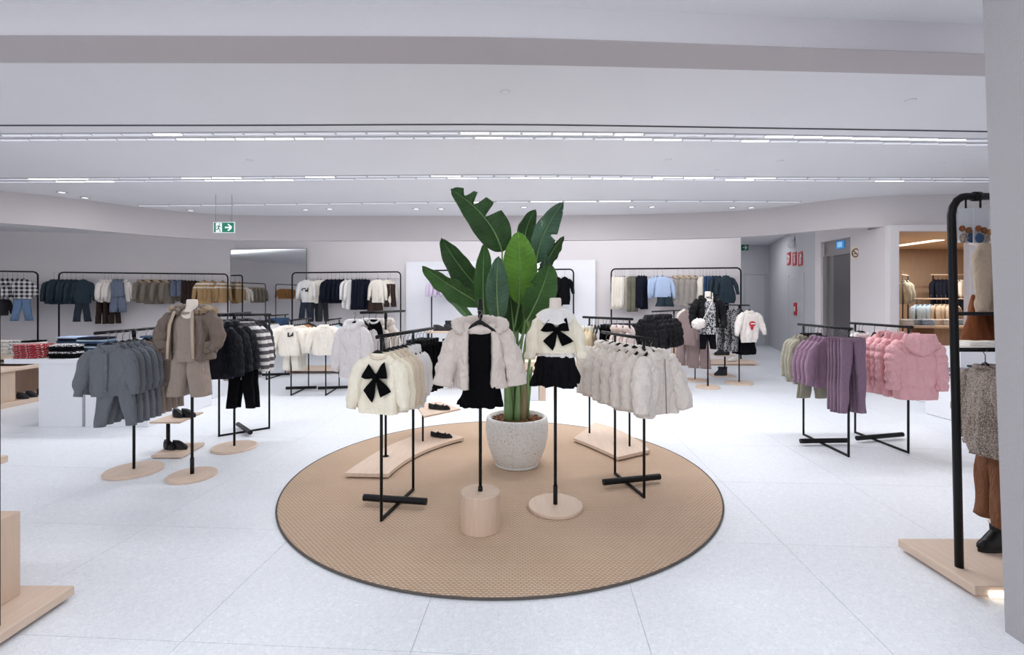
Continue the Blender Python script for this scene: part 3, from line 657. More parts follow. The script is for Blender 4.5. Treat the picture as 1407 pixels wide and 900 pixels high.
for sx in (-0.15, 0.13): ob('wire', MB().tube([(sx, 0.01, 0.088), (sx, 0.01, CZ-p.z)], 0.003, 5).mesh('wire', 'wire_grey'), o)
p = W(1022.5, 339.5, 15.55)
o = thing('exit_sign', 'green emergency exit sign on the corridor end wall', 'sign', (p.x, 15.68, p.z))
exit_sign(o, 0.42, 0.20)
nb = (Vector((W1b.x-W1a.x, W1b.y-W1a.y, 0))).normalized(); rz1 = math.atan2(nb.y, nb.x)
def on_w1(px, off=0.01):
    a = (px-CX)/FOC; P0 = W1a; s_ = (a*P0.y-P0.x)/(nb.x-a*nb.y); p = P0+nb*s_; n = Vector((nb.y, -nb.x, 0)); return p+n*off
def z_at(py, y): return HC-(py-HY)/FOC*y
for k, px in enumerate((1084.5, 1092.3, 1100.4)):
    q = on_w1(px, 0.012); z = z_at(355.5, q.y); wk = 0.34
    o = thing('fire_sign', ORD[k]+' red square fire sign from the left on the corridor wall', 'sign', (q.x, q.y, z), rz1, 'red fire signs in the corridor')
    ob('board', bx((-0.2, -0.004, -0.17), (0.2, 0.006, 0.17), 'sign_red', 0.002), o)
    mb = MB()
    if k == 0:
        strip(mb, (-0.1, 0.1), (0.08, 0.02), 0.06, -0.007, -0.004); strip(mb, (-0.1, -0.1), (0.02, -0.02), 0.07, -0.007, -0.004); strip(mb, (-0.11, -0.12), (-0.11, 0.12), 0.03, -0.007, -0.004)
    elif k == 1:
        mb.box((-0.045, -0.007, -0.12), (0.045, -0.004, 0.06)); mb.box((-0.08, -0.007, 0.08), (0.06, -0.004, 0.12))
    else:
        mb.box((-0.05, -0.007, -0.13), (0.05, -0.004, 0.07)); mb.box((-0.02, -0.007, 0.07), (0.02, -0.004, 0.13)); strip(mb, (0.02, 0.11), (0.12, 0.04), 0.03, -0.007, -0.004)
    ob('pictogram', mb.mesh('pictogram', 'sign_white', False), o)
q = on_w1(1094.5, 0.015); o = thing('fire_call_point', 'small red fire call point low on the corridor wall', 'alarm', (q.x, q.y, z_at(424.5, q.y)), rz1)
ob('case', bx((-0.13, -0.03, -0.16), (0.13, 0.0, 0.16), 'sign_red', 0.008), o); ob('press_plate', bx((-0.06, -0.036, -0.06), (0.06, -0.03, 0.06), 'sign_white'), o)
q = on_w1(1091.5, 0.02); o = thing('wall_lamp', 'small white round emergency lamp above the red fire signs', 'lamp', (q.x, q.y, z_at(335, q.y)), rz1)
ob('lamp_globe', ell_mb((0, -0.06, 0), (0.10, 0.10, 0.12), 16, 10).mesh('lamp_globe', 'white_panel'), o); ob('lamp_base', bx((-0.10, -0.02, 0.05), (0.10, 0.0, 0.17), 'slot_grey', 0.005), o)
# service door drawn in the corridor wall
qa, qb = on_w1(1084, 0.004), on_w1(1105, 0.004)
o = struct('door_2', bx((0, -0.012, 0), ((qb-qa).length, 0.004, z_at(381, qa.y)), 'corridor_paint', 0.004)); o.location = (qa.x, qa.y, 0); o.rotation_euler = (0, 0, rz1)
for x0 in (0.0, (qb-qa).length-0.03): ob('door_frame', bx((x0-0.02, -0.016, 0), (x0+0.05, 0.0, z_at(380, qa.y)+0.03), 'slot_grey', 0.003), o)
# no-smoking style notice beside the lift
o = thing('round_notice', 'small cream notice with a brown ring right of the lift', 'sign', (EX-0.040, 9.16, z_at(347.5, 9.16)), R(-80))
ob('plate', bx((-0.115, -0.004, -0.14), (0.115, 0.004, 0.14), 'sign_cream', 0.002), o)
ob('ring', ring_mb(0.075, 0.075, 0.012, 0, 24, 6).mesh('ring', 'sign_brown'), o).matrix_basis = Matrix.Translation((0, -0.008, 0)) @ Matrix.Rotation(PI/2, 4, 'X')
mb = MB(); strip(mb, (-0.05, 0.05), (0.05, -0.05), 0.018, -0.009, -0.004); strip(mb, (-0.045, -0.015), (0.045, -0.015), 0.018, -0.008, -0.004); ob('pictogram', mb.mesh('pictogram', 'sign_brown', False), o)
# ------------------------------------------------------------------ garment prototypes
def bowpart(z, s, y): return [('bow', None, z, s, y)]
def merge(mbs):
    m = MB()
    for b in mbs:
        o = len(m.v); m.v += b.v; m.f += [tuple(i+o for i in f) for f in b.f]
    return m
def scaled(mb, kx, kz): mb.v = [(p[0]*kx, p[1], p[2]*kz) for p in mb.v]; return mb
def shifted(mb, dz=0, dy=0, dx=0): mb.v = [(p[0]+dx, p[1]+dy, p[2]+dz) for p in mb.v]; return mb
top('bow_sweater', 'bow_sweater', 'cream_knit', L=0.40, ws=0.135, wh=0.145, d=0.036, Ls=0.37, out=0.055, fold=0.010, cmat='oat_knit', seed=1, extra=[('bow', scaled(shifted(merge(bow_mb(0.112, -0.050)), -0.138), 0.86, 1.1).mesh('bow', 'black_velvet'))])
top('cream_sweater', 'knitted_sweater', 'oat_knit', L=0.42, ws=0.128, wh=0.14, d=0.03, Ls=0.39, out=0.035, fold=0.014, seed=2)
top('lace_blouse', 'lace_blouse', 'lace_white', L=0.43, ws=0.112, wh=0.145, d=0.03, Ls=0.34, out=0.02, fold=0.016, fk=26, collar='shirt', seed=3)
bottoms('black_trousers', 'trousers', 'black_cotton', L=0.36, w=0.125, d=0.022, leg=0.066, hem=0.07, spread=0.01, crotch=0.17)
top('black_pinafore', 'pinafore_dress', 'black_velvet', L=0.42, ws=0.10, wh=0.15, d=0.032, sleeves=False, collar='band', cmat='white_cotton', fold=0.014, seed=4)
top('white_puffer', 'puffer_jacket', 'white_nylon', L=0.50, ws=0.16, wh=0.19, d=0.07, Ls=0.45, r=(0.075, 0.072, 0.06), out=0.085, puff=0.009, ph=0.13, fold=0.012, collar='hood', seed=5)
fu = dict(L=0.46, ws=0.145, wh=0.185, d=0.05, Ls=0.43, front=-0.06, r=(0.076, 0.074, 0.064), out=0.08, furry=0.012, fold=0.014, ns=72, nr=46, sn=(26, 34), sfold=0.01, band=False)
top('fur_a', 'fur_coat', 'cream_fur', collar='fluff', seed=6, extra=[('zip', MB().tube([(0.004, -0.062, -0.05), (0.0, -0.074, -0.2), (0.004, -0.078, -0.44)], 0.004, 6).mesh('zip', 'taupe_knit'))], **fu); top('fur_b', 'fur_coat', 'cream_fur', collar='fluff', seed=16, **{**fu, 'wh': 0.175, 'd': 0.04})
top('fur_lo', 'fur_coat', 'blush_fleece', L=0.42, ws=0.15, wh=0.17, d=0.045, Ls=0.38, r=(0.07, 0.065, 0.058), furry=0.012, collar='hood', lod=1, seed=7)
top('fur_lo2', 'fur_coat', 'cream_fur', L=0.44, ws=0.15, wh=0.17, d=0.045, Ls=0.38, r=(0.07, 0.065, 0.058), furry=0.012, collar='hood', lod=1, seed=9)
skirt('tulle_dress_skirt', 'tulle_skirt', 'tulle_cream', L=0.62, w=0.06, wh=0.115, d=0.03, dh=0.05, fold=0.02, fk=44)
top('tulle_dress', 'tulle_dress', 'tulle_cream', L=0.66, ws=0.11, wh=0.14, d=0.03, Ls=0.2, out=0.03, fold=0.024, fk=40, collar='shirt', cmat='white_cotton', seed=8)
top('grey_cardigan', 'knitted_cardigan', 'grey_knit', L=0.42, ws=0.138, wh=0.145, d=0.04, Ls=0.41, out=0.055, r=(0.058, 0.054, 0.042), fold=0.015, collar='shirt', seed=11)
bottoms('grey_knit_trousers', 'knitted_trousers', 'grey_knit', L=0.46, w=0.13, d=0.03, leg=0.058, hem=0.042, spread=0.035, fold=0.009)
top('taupe_cardigan', 'knitted_cardigan', 'taupe_knit', L=0.42, ws=0.138, wh=0.142, d=0.034, Ls=0.41, out=0.06, r=(0.058, 0.054, 0.042), fold=0.014, collar='shirt', seed=12)
bottoms('taupe_trousers', 'knitted_trousers', 'taupe_knit', L=0.46, w=0.13, d=0.03, leg=0.058, hem=0.045, spread=0.03, fold=0.009)
pf = dict(L=0.46, ws=0.165, wh=0.18, d=0.062, Ls=0.44, r=(0.078, 0.074, 0.056), out=0.07, puff=0.020, ph=0.10, fold=0.010, band=False, nr=44, ns=36, sn=(14, 36))
top('navy_puffer', 'puffer_jacket', 'navy_nylon', collar='hood', seed=13, **pf); top('black_puffer', 'puffer_jacket', 'black_nylon', collar='hood', lod=1, seed=14, **pf)
top('striped_top', 'striped_sweater', 'stripe_grey', L=0.52, ws=0.14, wh=0.155, d=0.03, Ls=0.46, out=0.06, fold=0.012, seed=15)
bottoms('black_leggings', 'leggings', 'black_cotton', L=0.46, w=0.12, d=0.025, leg=0.055, hem=0.05)
pk = dict(L=0.62, ws=0.175, wh=0.195, d=0.075, Ls=0.53, r=(0.082, 0.076, 0.06), out=0.05, puff=0.018, ph=0.17, fold=0.010, band=False, collar='none', ns=48, nr=64, sn=(18, 48))
def hood_back(mat):
    rings = []
    for i in range(15):
        t = i/14; z = 0.035 - 0.215*t; w = 0.16*math.sin(PI*min(1, 0.30+0.70*t))**0.55 if t < 0.999 else 0.02
        rg = []
        for j in range(24):
            a = 2*PI*j/24; c, s_ = math.cos(a), math.sin(a)
            th = lerp(0.045, 0.05, t)*(math.sin(PI*min(1, t*0.9+0.1))**0.5)
            x, y = w*c, -0.062+th*s_-0.03*t
            k = nz(x*14+3, y*14, z*14)*0.012; rg.append((x+k*c, y+k*s_, z))
        rings.append(rg)
    return MB().loft(rings, True, True, True).mesh('hood', mat)
top('pink_puffer', 'puffer_jacket', 'pink_nylon', seed=17, extra=[('hood', hood_back('pink_nylon'))], **pk)
top('sage_top', 'pullover', 'sage_knit', L=0.52, ws=0.14, wh=0.16, d=0.03, Ls=0.46, out=0.06, fold=0.014, seed=18)
bottoms('sage_trousers', 'jersey_trousers', 'sage_jersey', L=0.68, w=0.125, d=0.026, leg=0.062, hem=0.055, fold=0.008, crotch=0.24)
top('mauve_cardigan', 'knitted_cardigan', 'mauve_knit', L=0.46, ws=0.145, wh=0.155, d=0.034, Ls=0.44, out=0.07, fold=0.014, collar='shirt', seed=19)
bottoms('mauve_trousers', 'knitted_trousers', 'mauve_jersey', L=0.72, w=0.118, d=0.026, leg=0.049, hem=0.034, fold=0.007, crotch=0.20, spread=0.032)
top('white_tee', 'blouse', 'white_cotton', L=0.36, ws=0.14, wh=0.15, d=0.03, Ls=0.3, out=0.06, lod=1, seed=20)
def decal(pts, y, mat, name='print'):  # small flat print slightly proud of the chest
    m = MB()
    for (x0, z0, x1, z1) in pts: m.box((x0, y, z0), (x1, y+0.004, z1))
    return (name, m.mesh(name, mat, False))
sw = dict(L=0.46, ws=0.165, wh=0.17, d=0.04, Ls=0.42, out=0.085, r=(0.068, 0.06, 0.044), fold=0.012, lod=1)
top('print_sweatshirt', 'sweatshirt', 'cream_cotton', seed=21, extra=[decal([(0.0, -0.17, 0.02, -0.10), (0.02, -0.17, 0.05, -0.15), (0.05, -0.16, 0.085, -0.13), (0.07, -0.13, 0.085, -0.10)], -0.056, 'black_print')], **sw)
top('cream_sweatshirt', 'sweatshirt', 'cream_cotton', seed=22, **sw); top('white_sweatshirt', 'sweatshirt', 'white_cotton', seed=23, **sw); top('blue_sweatshirt', 'sweatshirt', 'soft_blue', seed=24, **sw)
top('camel_top', 'sweatshirt', 'camel', seed=25, **sw); top('dark_top', 'sweatshirt', 'charcoal', seed=26, **sw); top('lilac_top', 'blouse', 'lilac', seed=27, **{**sw, 'L': 0.36}); top('black_jacket', 'jacket', 'black_cotton', seed=28, **{**sw, 'L': 0.7})
mouth = [('print', merge([MB().prism([(-0.05, 0), (0.05, 0)], 0, 0)] if False else [shifted(ell_mb((0, 0, 0), (0.072, 0.008, 0.044), 18, 8), -0.215, -0.062), shifted(ell_mb((-0.012, 0, 0), (0.036, 0.009, 0.055), 14, 8), -0.262, -0.063)]).mesh('print', 'red_print')), ('print_teeth', MB().box((-0.045, -0.076, -0.222), (0.045, -0.066, -0.204), 0.002).mesh('print_teeth', 'sign_white', False))]
top('star_sweatshirt', 'sweatshirt', 'white_fleece', seed=29, extra=mouth, **{**sw, 'd': 0.05, 'ws': 0.18, 'wh': 0.19, 'out': 0.13, 'lod': 0, 'L': 0.52, 'Ls': 0.4})
top('spotted_dress', 'spotted_dress', 'spotted', L=0.72, ws=0.13, wh=0.18, d=0.035, Ls=0.4, out=0.05, lod=1, fold=0.02, seed=30)
skirt('black_skirt', 'skirt', 'black_cotton', L=0.36, w=0.11, wh=0.16, lod=1)
top('mauve_jacket', 'jacket', 'mauve_brown', L=0.6, ws=0.15, wh=0.16, d=0.04, Ls=0.5, lod=1, collar='shirt', seed=31); bottoms('mauve_brown_trousers', 'trousers', 'mauve_brown', L=0.62, w=0.14, leg=0.08, hem=0.09, lod=1)
top('plaid_shirt', 'plaid_shirt', 'plaid_black', L=0.50, ws=0.17, wh=0.18, d=0.045, Ls=0.46, out=0.085, lod=1, collar='shirt', seed=32); bottoms('blue_jeans', 'jeans', 'blue_denim', L=0.56, w=0.16, d=0.04, leg=0.085, hem=0.085, spread=0.06, lod=1)
top('denim_jacket', 'denim_jacket', 'teal_denim', L=0.62, ws=0.17, wh=0.18, d=0.05, Ls=0.56, out=0.085, lod=1, collar='shirt', seed=33); bottoms('dark_jeans', 'jeans', 'dark_denim', L=0.58, w=0.15, d=0.035, leg=0.08, hem=0.085, spread=0.05, lod=1)
top('white_fleece_top', 'fleece_jacket', 'white_fleece', L=0.58, ws=0.15, wh=0.17, d=0.05, Ls=0.52, lod=1, collar='hood', seed=34); top('grey_vest', 'hooded_vest', 'grey_denim', L=0.42, ws=0.15, wh=0.16, d=0.06, sleeves=False, lod=1, collar='hood', seed=35); bottoms('grey_jeans', 'trousers', 'grey_denim', L=0.5, w=0.16, d=0.05, leg=0.1, hem=0.1, lod=1)
top('khaki_parka', 'parka', 'khaki_nylon', L=0.62, ws=0.16, wh=0.17, d=0.07, Ls=0.56, r=(0.08, 0.075, 0.06), lod=1, collar='fur', cmat='tan_fur', seed=36)
top('fair_isle_sweater', 'patterned_sweater', 'fair_isle', L=0.62, ws=0.17, wh=0.18, d=0.06, Ls=0.56, lod=1, seed=37); bottoms('brown_trousers', 'trousers', 'dark_brown', L=0.62, w=0.14, leg=0.075, hem=0.075, lod=1); bottoms('grey_trousers', 'trousers', 'charcoal', L=0.72, w=0.13, leg=0.075, hem=0.075, lod=1); bottoms('brown_shorts', 'shorts', 'dark_brown', L=0.42, w=0.17, d=0.05, leg=0.1, hem=0.12, lod=1)
top('navy_jacket', 'jacket', 'navy_cotton', L=0.62, ws=0.15, wh=0.17, d=0.045, Ls=0.56, lod=1, seed=38); bottoms('navy_trousers', 'trousers', 'navy_cotton', L=0.8, w=0.13, leg=0.075, hem=0.07, lod=1)
top('bear_sweatshirt', 'sweatshirt', 'white_cotton', seed=39, extra=[decal([(-0.10, -0.30, -0.075, -0.24), (-0.075, -0.25, 0.02, -0.225), (0.0, -0.32, 0.085, -0.265), (0.06, -0.28, 0.10, -0.22)], -0.066, 'black_print')], **{**sw, 'L': 0.6, 'Ls': 0.5, 'd': 0.05})
top('long_white_top', 'cotton_shirt', 'white_cotton', L=0.78, ws=0.15, wh=0.17, d=0.04, Ls=0.55, lod=1, collar='shirt', seed=40); top('cream_cardigan', 'cardigan', 'cream_cotton', L=0.62, ws=0.16, wh=0.17, d=0.05, Ls=0.56, lod=1, seed=41)
bottoms('cream_trousers', 'trousers', 'cream_cotton', L=0.78, w=0.14, d=0.04, leg=0.08, hem=0.07, lod=1); bottoms('olive_trousers', 'trousers', 'olive_twill', L=0.86, w=0.13, d=0.035, leg=0.075, hem=0.065, lod=1); bottoms('mid_jeans', 'jeans', 'mid_denim', L=0.6, w=0.15, d=0.035, leg=0.08, hem=0.085, lod=1)
top('blue_shirt', 'cotton_shirt', 'pale_blue', L=0.50, ws=0.18, wh=0.2, d=0.05, Ls=0.54, out=0.1, lod=1, collar='shirt', seed=42); bottoms('teal_shorts', 'shorts', 'teal_denim', L=0.34, w=0.17, d=0.06, leg=0.1, hem=0.12, lod=1)
top('fur_vest', 'hooded_vest', 'grey_fur', L=0.7, ws=0.14, wh=0.17, d=0.075, sleeves=False, lod=1, collar='fur', cmat='sherpa', furry=0.01, seed=43); top('teal_dress', 'dress', 'teal_denim', L=0.66, ws=0.17, wh=0.22, d=0.05, Ls=0.45, out=0.1, lod=1, collar='shirt', seed=44, fold=0.02)
top('tweed_coat', 'tweed_jacket', 'tweed', L=0.45, ws=0.155, wh=0.19, d=0.05, Ls=0.42, r=(0.072, 0.07, 0.06), fold=0.018, furry=0.008, seed=45, ns=52, nr=34, sn=(18, 24)); bottoms('brown_cord_trousers', 'corduroy_trousers', 'brown_cord', L=0.64, w=0.13, d=0.04, leg=0.075, hem=0.06, crotch=0.24, fold=0.01)
top('beige_cardigan', 'knitted_cardigan', 'beige_knit', L=0.46, ws=0.15, wh=0.165, d=0.04, Ls=0.44, fold=0.014, collar='fur', cmat='white_fleece', seed=46); skirt('rust_skirt', 'corduroy_skirt', 'rust_cord', L=0.26, w=0.14, wh=0.18, d=0.03, dh=0.045, fold=0.012, fk=18)
top('ice_jacket', 'jacket', 'soft_blue', seed=47, **sw); top('sand_top', 'pullover', 'beige_knit', seed=48, **sw)
# ------------------------------------------------------------------ rug
rc = F(689.5, 412+FOC*1.5/4.142); rc = Vector((-0.086, 4.142, 0))
o = thing('round_rug', 'large round woven jute rug lying on the pale floor', 'rug', rc)
ob('weave', MB().lathe([(1.745, 0.0005), (1.745, 0.010), (1.735, 0.014), (0.001, 0.014)], 160, cap0=True, cap1=True).mesh('weave', 'jute', True, 30), o)
ob('binding', ring_mb(1.747, 1.747, 0.007, 0.0085, 160, 8).mesh('binding', 'rug_binding'), o)
RUG = 0.0145
# ------------------------------------------------------------------ potted plant
PP = Vector((0.045, 4.36, RUG))
plant = thing('potted_plant', 'large leafy bird of paradise plant in a speckled stone pot on the rug', 'plant', PP)
prof = [(0.165, 0.0), (0.185, 0.006), (0.196, 0.02), (0.224, 0.07), (0.254, 0.15), (0.275, 0.24), (0.283, 0.32), (0.282, 0.38), (0.276, 0.415), (0.270, 0.432), (0.258, 0.438), (0.246, 0.432), (0.244, 0.40), (0.24, 0.37)]
ob('pot', MB().lathe(prof, 56, cap1=False).mesh('pot', 'planter_stone'), plant)
ob('saucer_foot', MB().lathe([(0.19, 0.0), (0.2, 0.004), (0.2, 0.014), (0.19, 0.018)], 40).mesh('saucer_foot', 'planter_stone'), plant)
so = ob('soil', MB().lathe([(0.243, 0.37), (0.243, 0.388), (0.12, 0.398), (0.002, 0.402)], 36, cap1=True).mesh('soil', 'bark'), plant)
rnd = random.Random(4); m = MB()
for i in range(420):
    a = rnd.uniform(0, 2*PI); r = 0.236*math.sqrt(rnd.random()); c = Vector((r*math.cos(a), r*math.sin(a), 0.392+rnd.uniform(0, 0.014)))
    e = Matrix.Rotation(rnd.uniform(0, PI), 3, 'Z') @ Matrix.Rotation(rnd.uniform(-0.5, 0.5), 3, 'X'); sx, sy, sz = rnd.uniform(0.009, 0.019), rnd.uniform(0.005, 0.010), rnd.uniform(0.003, 0.006)
    b = len(m.v); m.v += [tuple(c + e @ Vector((p*sx, q*sy, s_*sz))) for s_ in (-1, 1) for p, q in ((-1, -.6), (.7, -1), (1, .5), (-.6, 1))]
    m.f += [tuple(b+k for k in q) for q in ((3,2,1,0),(4,5,6,7),(0,1,5,4),(1,2,6,5),(2,3,7,6),(3,0,4,7))]
ch = ob('bark_chips', m.mesh('bark_chips', 'bark', False), plant); ch['kind'] = 'stuff'
def leaf(base, mid, tip, hw, mat, roll=0.0, fold=0.25, shape=0.42, splits=(), dy=(0, 0, 0), ruf=0.006, seed=0, asym=0.0, label=None):
    P = [W(base[0], base[1], PP.y+dy[0]), W(mid[0], mid[1], PP.y+dy[1]), W(tip[0], tip[1], PP.y+dy[2])]
    n = 72; nu = 12; sp = []
    for i in range(n+1):
        t = i/n; sp.append(P[0]*(1-t)**2 + P[1]*2*t*(1-t)*1.0 + P[2]*t*t)
    mb = MB(); rings_t = []; rings_b = []
    view = Vector((0, -1, 0.05))
    for i in range(n+1):
        t = i/n; tan = (sp[min(n, i+1)]-sp[max(0, i-1)]).normalized()
        c = tan.cross(view).normalized(); c = Matrix.Rotation(roll, 3, tan) @ c; nn = c.cross(tan).normalized()
        w = hw*(math.sin(PI*t**(math.log(0.5)/math.log(shape)))**0.62 if 0 < t < 1 else 0.0)
        if t > 0.97: w *= (1-t)/0.03
        w = max(w, 0.004)
        rt, rb = [], []
        for j in range(nu+1):
            u = j/nu*2-1; ww = w*(1+asym*u)
            for (t0, side, dep) in splits:
                if u*side > 0: ww *= 1-dep*max(0, 1-abs(t-t0)/0.045)**0.6*min(1, abs(u)*3)
            q = sp[i] + c*(u*ww) + nn*(abs(u)*ww*fold) + nn*(ruf*math.sin(t*26+seed+u)*abs(u)**2 + nz(t*5+seed, u*2, seed)*0.02*abs(u))
            rt.append(q - PP); rb.append(q - PP - nn*0.0025)
        rings_t.append(rt); rings_b.append(rb)
    loop = [a + b[::-1] for a, b in zip(rings_t, rings_b)]
    mb.loft(loop, True, True, True)
    N = 2*(nu+1)
    for i in range(n+1):
        for j in range(N):
            u = j/nu if j <= nu else (N-1-j)/nu
            mb.uv[i*N+j] = (u, i/n)
    lo = ob('leaf', mb.mesh('leaf', mat), plant)
    if label: lo['label'] = label
    # midrib
    lo2 = ob('midrib', MB().tube([p-PP+(-0.004)*Vector((0, 1, 0)) for p in sp[:n-3:3]], [0.008*(1-k/(n/3))+0.0015 for k in range(len(sp[:n-3:3]))], 6).mesh('midrib', 'stalk_green'), lo)
    return sp[0]-PP
LV = [ # base, mid, tip, half width, material, roll, fold, shape, splits, dy
 ((690, 346), (676, 294), (619, 260), 0.165, 'leaf_dark', 0.15, 0.10, 0.40, [(0.50, 1, 0.97), (0.70, 1, 0.97), (0.84, 1, 0.8)], (0.0, -0.05, -0.1)),
 ((668, 405), (634, 376), (607, 327), 0.13, 'leaf_dark', -0.5, 0.25, 0.45, [], (0.05, 0.05, 0.0)),
 ((662, 418), (622, 396), (580, 366), 0.12, 'leaf_mid', -0.75, 0.3, 0.45, [], (-0.1, -0.15, -0.2)),
 ((666, 438), (662, 385), (666, 334), 0.088, 'leaf_mid', 0.35, 0.22, 0.42, [], (-0.25, -0.3, -0.3)),
 ((686, 442), (680, 400), (685, 352), 0.098, 'leaf_glossy', 0.15, 0.30, 0.45, [], (-0.32, -0.38, -0.35)),
 ((713, 418), (716, 372), (712, 318), 0.152, 'leaf_light', 0.0, 0.06, 0.5, [], (-0.15, -0.2, -0.1)),
 ((736, 362), (742, 318), (774, 278), 0.115, 'leaf_glossy', 0.35, 0.28, 0.42, [(0.5, 1, 0.5)], (0.0, 0.05, 0.1)),
 ((722, 352), (716, 318), (736, 288), 0.085, 'leaf_dark', -0.2, 0.2, 0.5, [], (0.18, 0.22, 0.28)),
 ((746, 372), (756, 346), (775, 324), 0.068, 'leaf_dark', 0.7, 0.4, 0.45, [], (0.1, 0.1, 0.05)),
 ((724, 440), (742, 410), (756, 362), 0.150, 'leaf_mid', 0.45, 0.15, 0.5, [(0.62, -1, 0.4)], (-0.2, -0.25, -0.3)),
 ((652, 446), (620, 410), (583, 372), 0.085, 'leaf_mid', 1.0, 0.3, 0.45, [], (0.1, 0.05, -0.05)),
 ((706, 456), (704, 430), (700, 402), 0.095, 'leaf_dark', 0.3, 0.3, 0.5, [], (-0.05, -0.08, -0.1)),
 ((718, 460), (722, 436), (716, 410), 0.10, 'leaf_light', -0.5, 0.2, 0.5, [], (0.05, 0.05, 0.05)),
 ((738, 384), (750, 366), (748, 352), 0.06, 'leaf_glossy', 0.5, 0.6, 0.5, [], (-0.1, -0.1, -0.12)),
]
tops = []
for k, (b, m_, t_, hw, mt, ro, fo_, shp, spl, dy) in enumerate(LV):
    tops.append(leaf(b, m_, t_, hw, mt, ro, fo_, shp, spl, dy, seed=k*1.7, label={5: 'broad light green upright leaf', 0: 'tallest dark leaf with a split edge'}.get(k)))
roots = [(-0.06, -0.03), (-0.02, 0.0), (0.02, -0.04), (0.07, 0.01), (0.03, 0.04), (-0.03, 0.05)]
for k, tp_ in enumerate(tops):
    rx, ry = roots[k % len(roots)]; rx += (k//6)*0.012
    mid = Vector((rx*1.1+tp_.x*0.12, ry+tp_.y*0.2, 0.40+(tp_.z-0.40)*0.45)); mid2 = Vector((rx+tp_.x*0.52, ry+tp_.y*0.6, 0.40+(tp_.z-0.40)*0.78))
    P = catmull([Vector((rx, ry, 0.385)), mid, mid2, tp_], 14)
    ob('leaf_stalk', MB().tube(P, [lerp(0.0155, 0.0075, i/13) for i in range(14)], 8).mesh('leaf_stalk', 'stalk_green'), plant)
for (x, y, r0, h_, mt, lx) in ((-0.07, -0.05, 0.046, 0.42, 'stalk_green', -0.02), (0.0, -0.07, 0.030, 0.34, 'stalk_green', 0.01), (0.045, -0.03, 0.040, 0.36, 'stalk_dry', 0.02), (-0.02, 0.04, 0.04, 0.45, 'stalk_green', 0.0), (0.085, 0.0, 0.020, 0.5, 'stalk_green', 0.05)):
    so_ = ob('stalk_sheath', MB().tube([(x, y, 0.38), (x+lx*0.3, y, 0.38+h_*0.35), (x+lx*0.7, y, 0.38+h_*0.75), (x+lx, y, 0.38+h_)], [r0, r0*0.92, r0*0.72, r0*0.4], 12, flat=0.75).mesh('stalk_sheath', mt), plant)
    if mt == 'stalk_dry': so_['label'] = 'dry brown stalk sheath'
# ------------------------------------------------------------------ stands
def disc_base(o, r, z=0.0, h=0.026): ob('base', MB().lathe([(r-0.004, z), (r, z+0.004), (r, z+h-0.005), (r-0.005, z+h)], 56).mesh('base', 'oak', True, 30), o)
def T_stand(name, label, p, A, B, Z, r=0.2, base='disc', pole=0.011, group=None, z0=0.0):
    o = thing(name, label, 'clothes stand', (p.x, p.y, z0), 0, group)
    if base == 'disc': disc_base(o, r)
    zb = 0.026 if base == 'disc' else 0.0
    ob('pole', MB().tube([(0, 0, zb), (0, 0, Z-z0)], pole, 10).mesh('pole', 'black_metal'), o)
    if base != 'disc': ob('foot_plate', MB().lathe([(0.03, 0.0), (0.03, 0.004)], 20).mesh('foot_plate', 'black_metal', False), o)
    if A is not None:
        a = Vector((A[0]-p.x, A[1]-p.y, Z-z0)); b = Vector((B[0]-p.x, B[1]-p.y, Z-z0))
        ob('rail', MB().tube([a, b], 0.0125, 10).mesh('rail', 'black_metal'), o)
        u = (b-a).normalized()
        ob('pole_collar', MB().tube([(0, 0, Z-z0-0.06), (0, 0, Z-z0-0.0)], 0.015, 10).mesh('pole_collar', 'black_metal'), o)
    return o
def H_rack(label, a, b, Z, over=(0.1, 0.1), cyl=None, r=0.0105, z0=0.0):
    o = thing('clothes_rack', label, 'clothes rack', (a.x, a.y, z0)); u = Vector((b.x-a.x, b.y-a.y, 0)); L = u.length; u.normalize()
    for s_ in (0, L): ob('post', MB().tube([u*s_+Vector((0, 0, 0.0)), u*s_+Vector((0, 0, Z))], r, 10).mesh('post', 'black_metal'), o)
    ob('floor_bar', MB().box((0, -r*0.9, 0.0), (L, r*0.9, 0.02), 0.002).mesh('floor_bar', 'black_metal', False), o).rotation_euler = (0, 0, math.atan2(u.y, u.x))
    ob('rail', MB().tube([u*-over[0]+Vector((0, 0, Z)), u*(L+over[1])+Vector((0, 0, Z))], 0.0135, 12).mesh('rail', 'black_metal'), o)
    if cyl:
        c0, c1 = cyl; q0 = Vector((c0.x-a.x, c0.y-a.y, 0.045)); q1 = Vector((c1.x-a.x, c1.y-a.y, 0.045))
        ob('ballast_bar', MB().tube([q0, q1], 0.0245, 18).mesh('ballast_bar', 'black_metal', True, 40), o)
    return o, u, L
# mannequin-like stand A: hanger pole on an oak log with the open fur jacket
pA = Vector((-0.206, 3.125, RUG))
o = thing('log_stand', 'black pole stand on a tall round oak block at the front of the rug', 'clothes stand', pA)
ob('block', MB().lathe([(0.124, 0.0), (0.128, 0.004), (0.128, 0.238), (0.123, 0.243)], 56).mesh('block', 'oak_vertical', True, 30), o)
ob('pole', MB().tube([(0, 0, 0.243), (0, 0, 1.46)], 0.0105, 10).mesh('pole', 'black_metal'), o); ob('pole_socket', MB().tube([(0, 0, 0.243), (0, 0, 0.27)], 0.015, 12).mesh('pole_socket', 'black_metal'), o); ob('pole_tip', MB().tube([(0, 0, 1.37), (0, 0, 1.49)], 0.015, 10).mesh('pole_tip', 'black_metal'), o)
o = thing('clothes_hanger', 'black hanger of the open fur jacket on the oak block stand', 'hanger', (pA.x, pA.y-0.055, 1.33))
for pn, me in hanger_parts(0.09, 0.115, False, 0.0): ob(pn, me, o)
JZ = 1.345
o = thing('fur_jacket', 'open beige fur jacket with a fur collar on the oak block stand', 'jacket', (pA.x, pA.y-0.01, JZ), R(3))
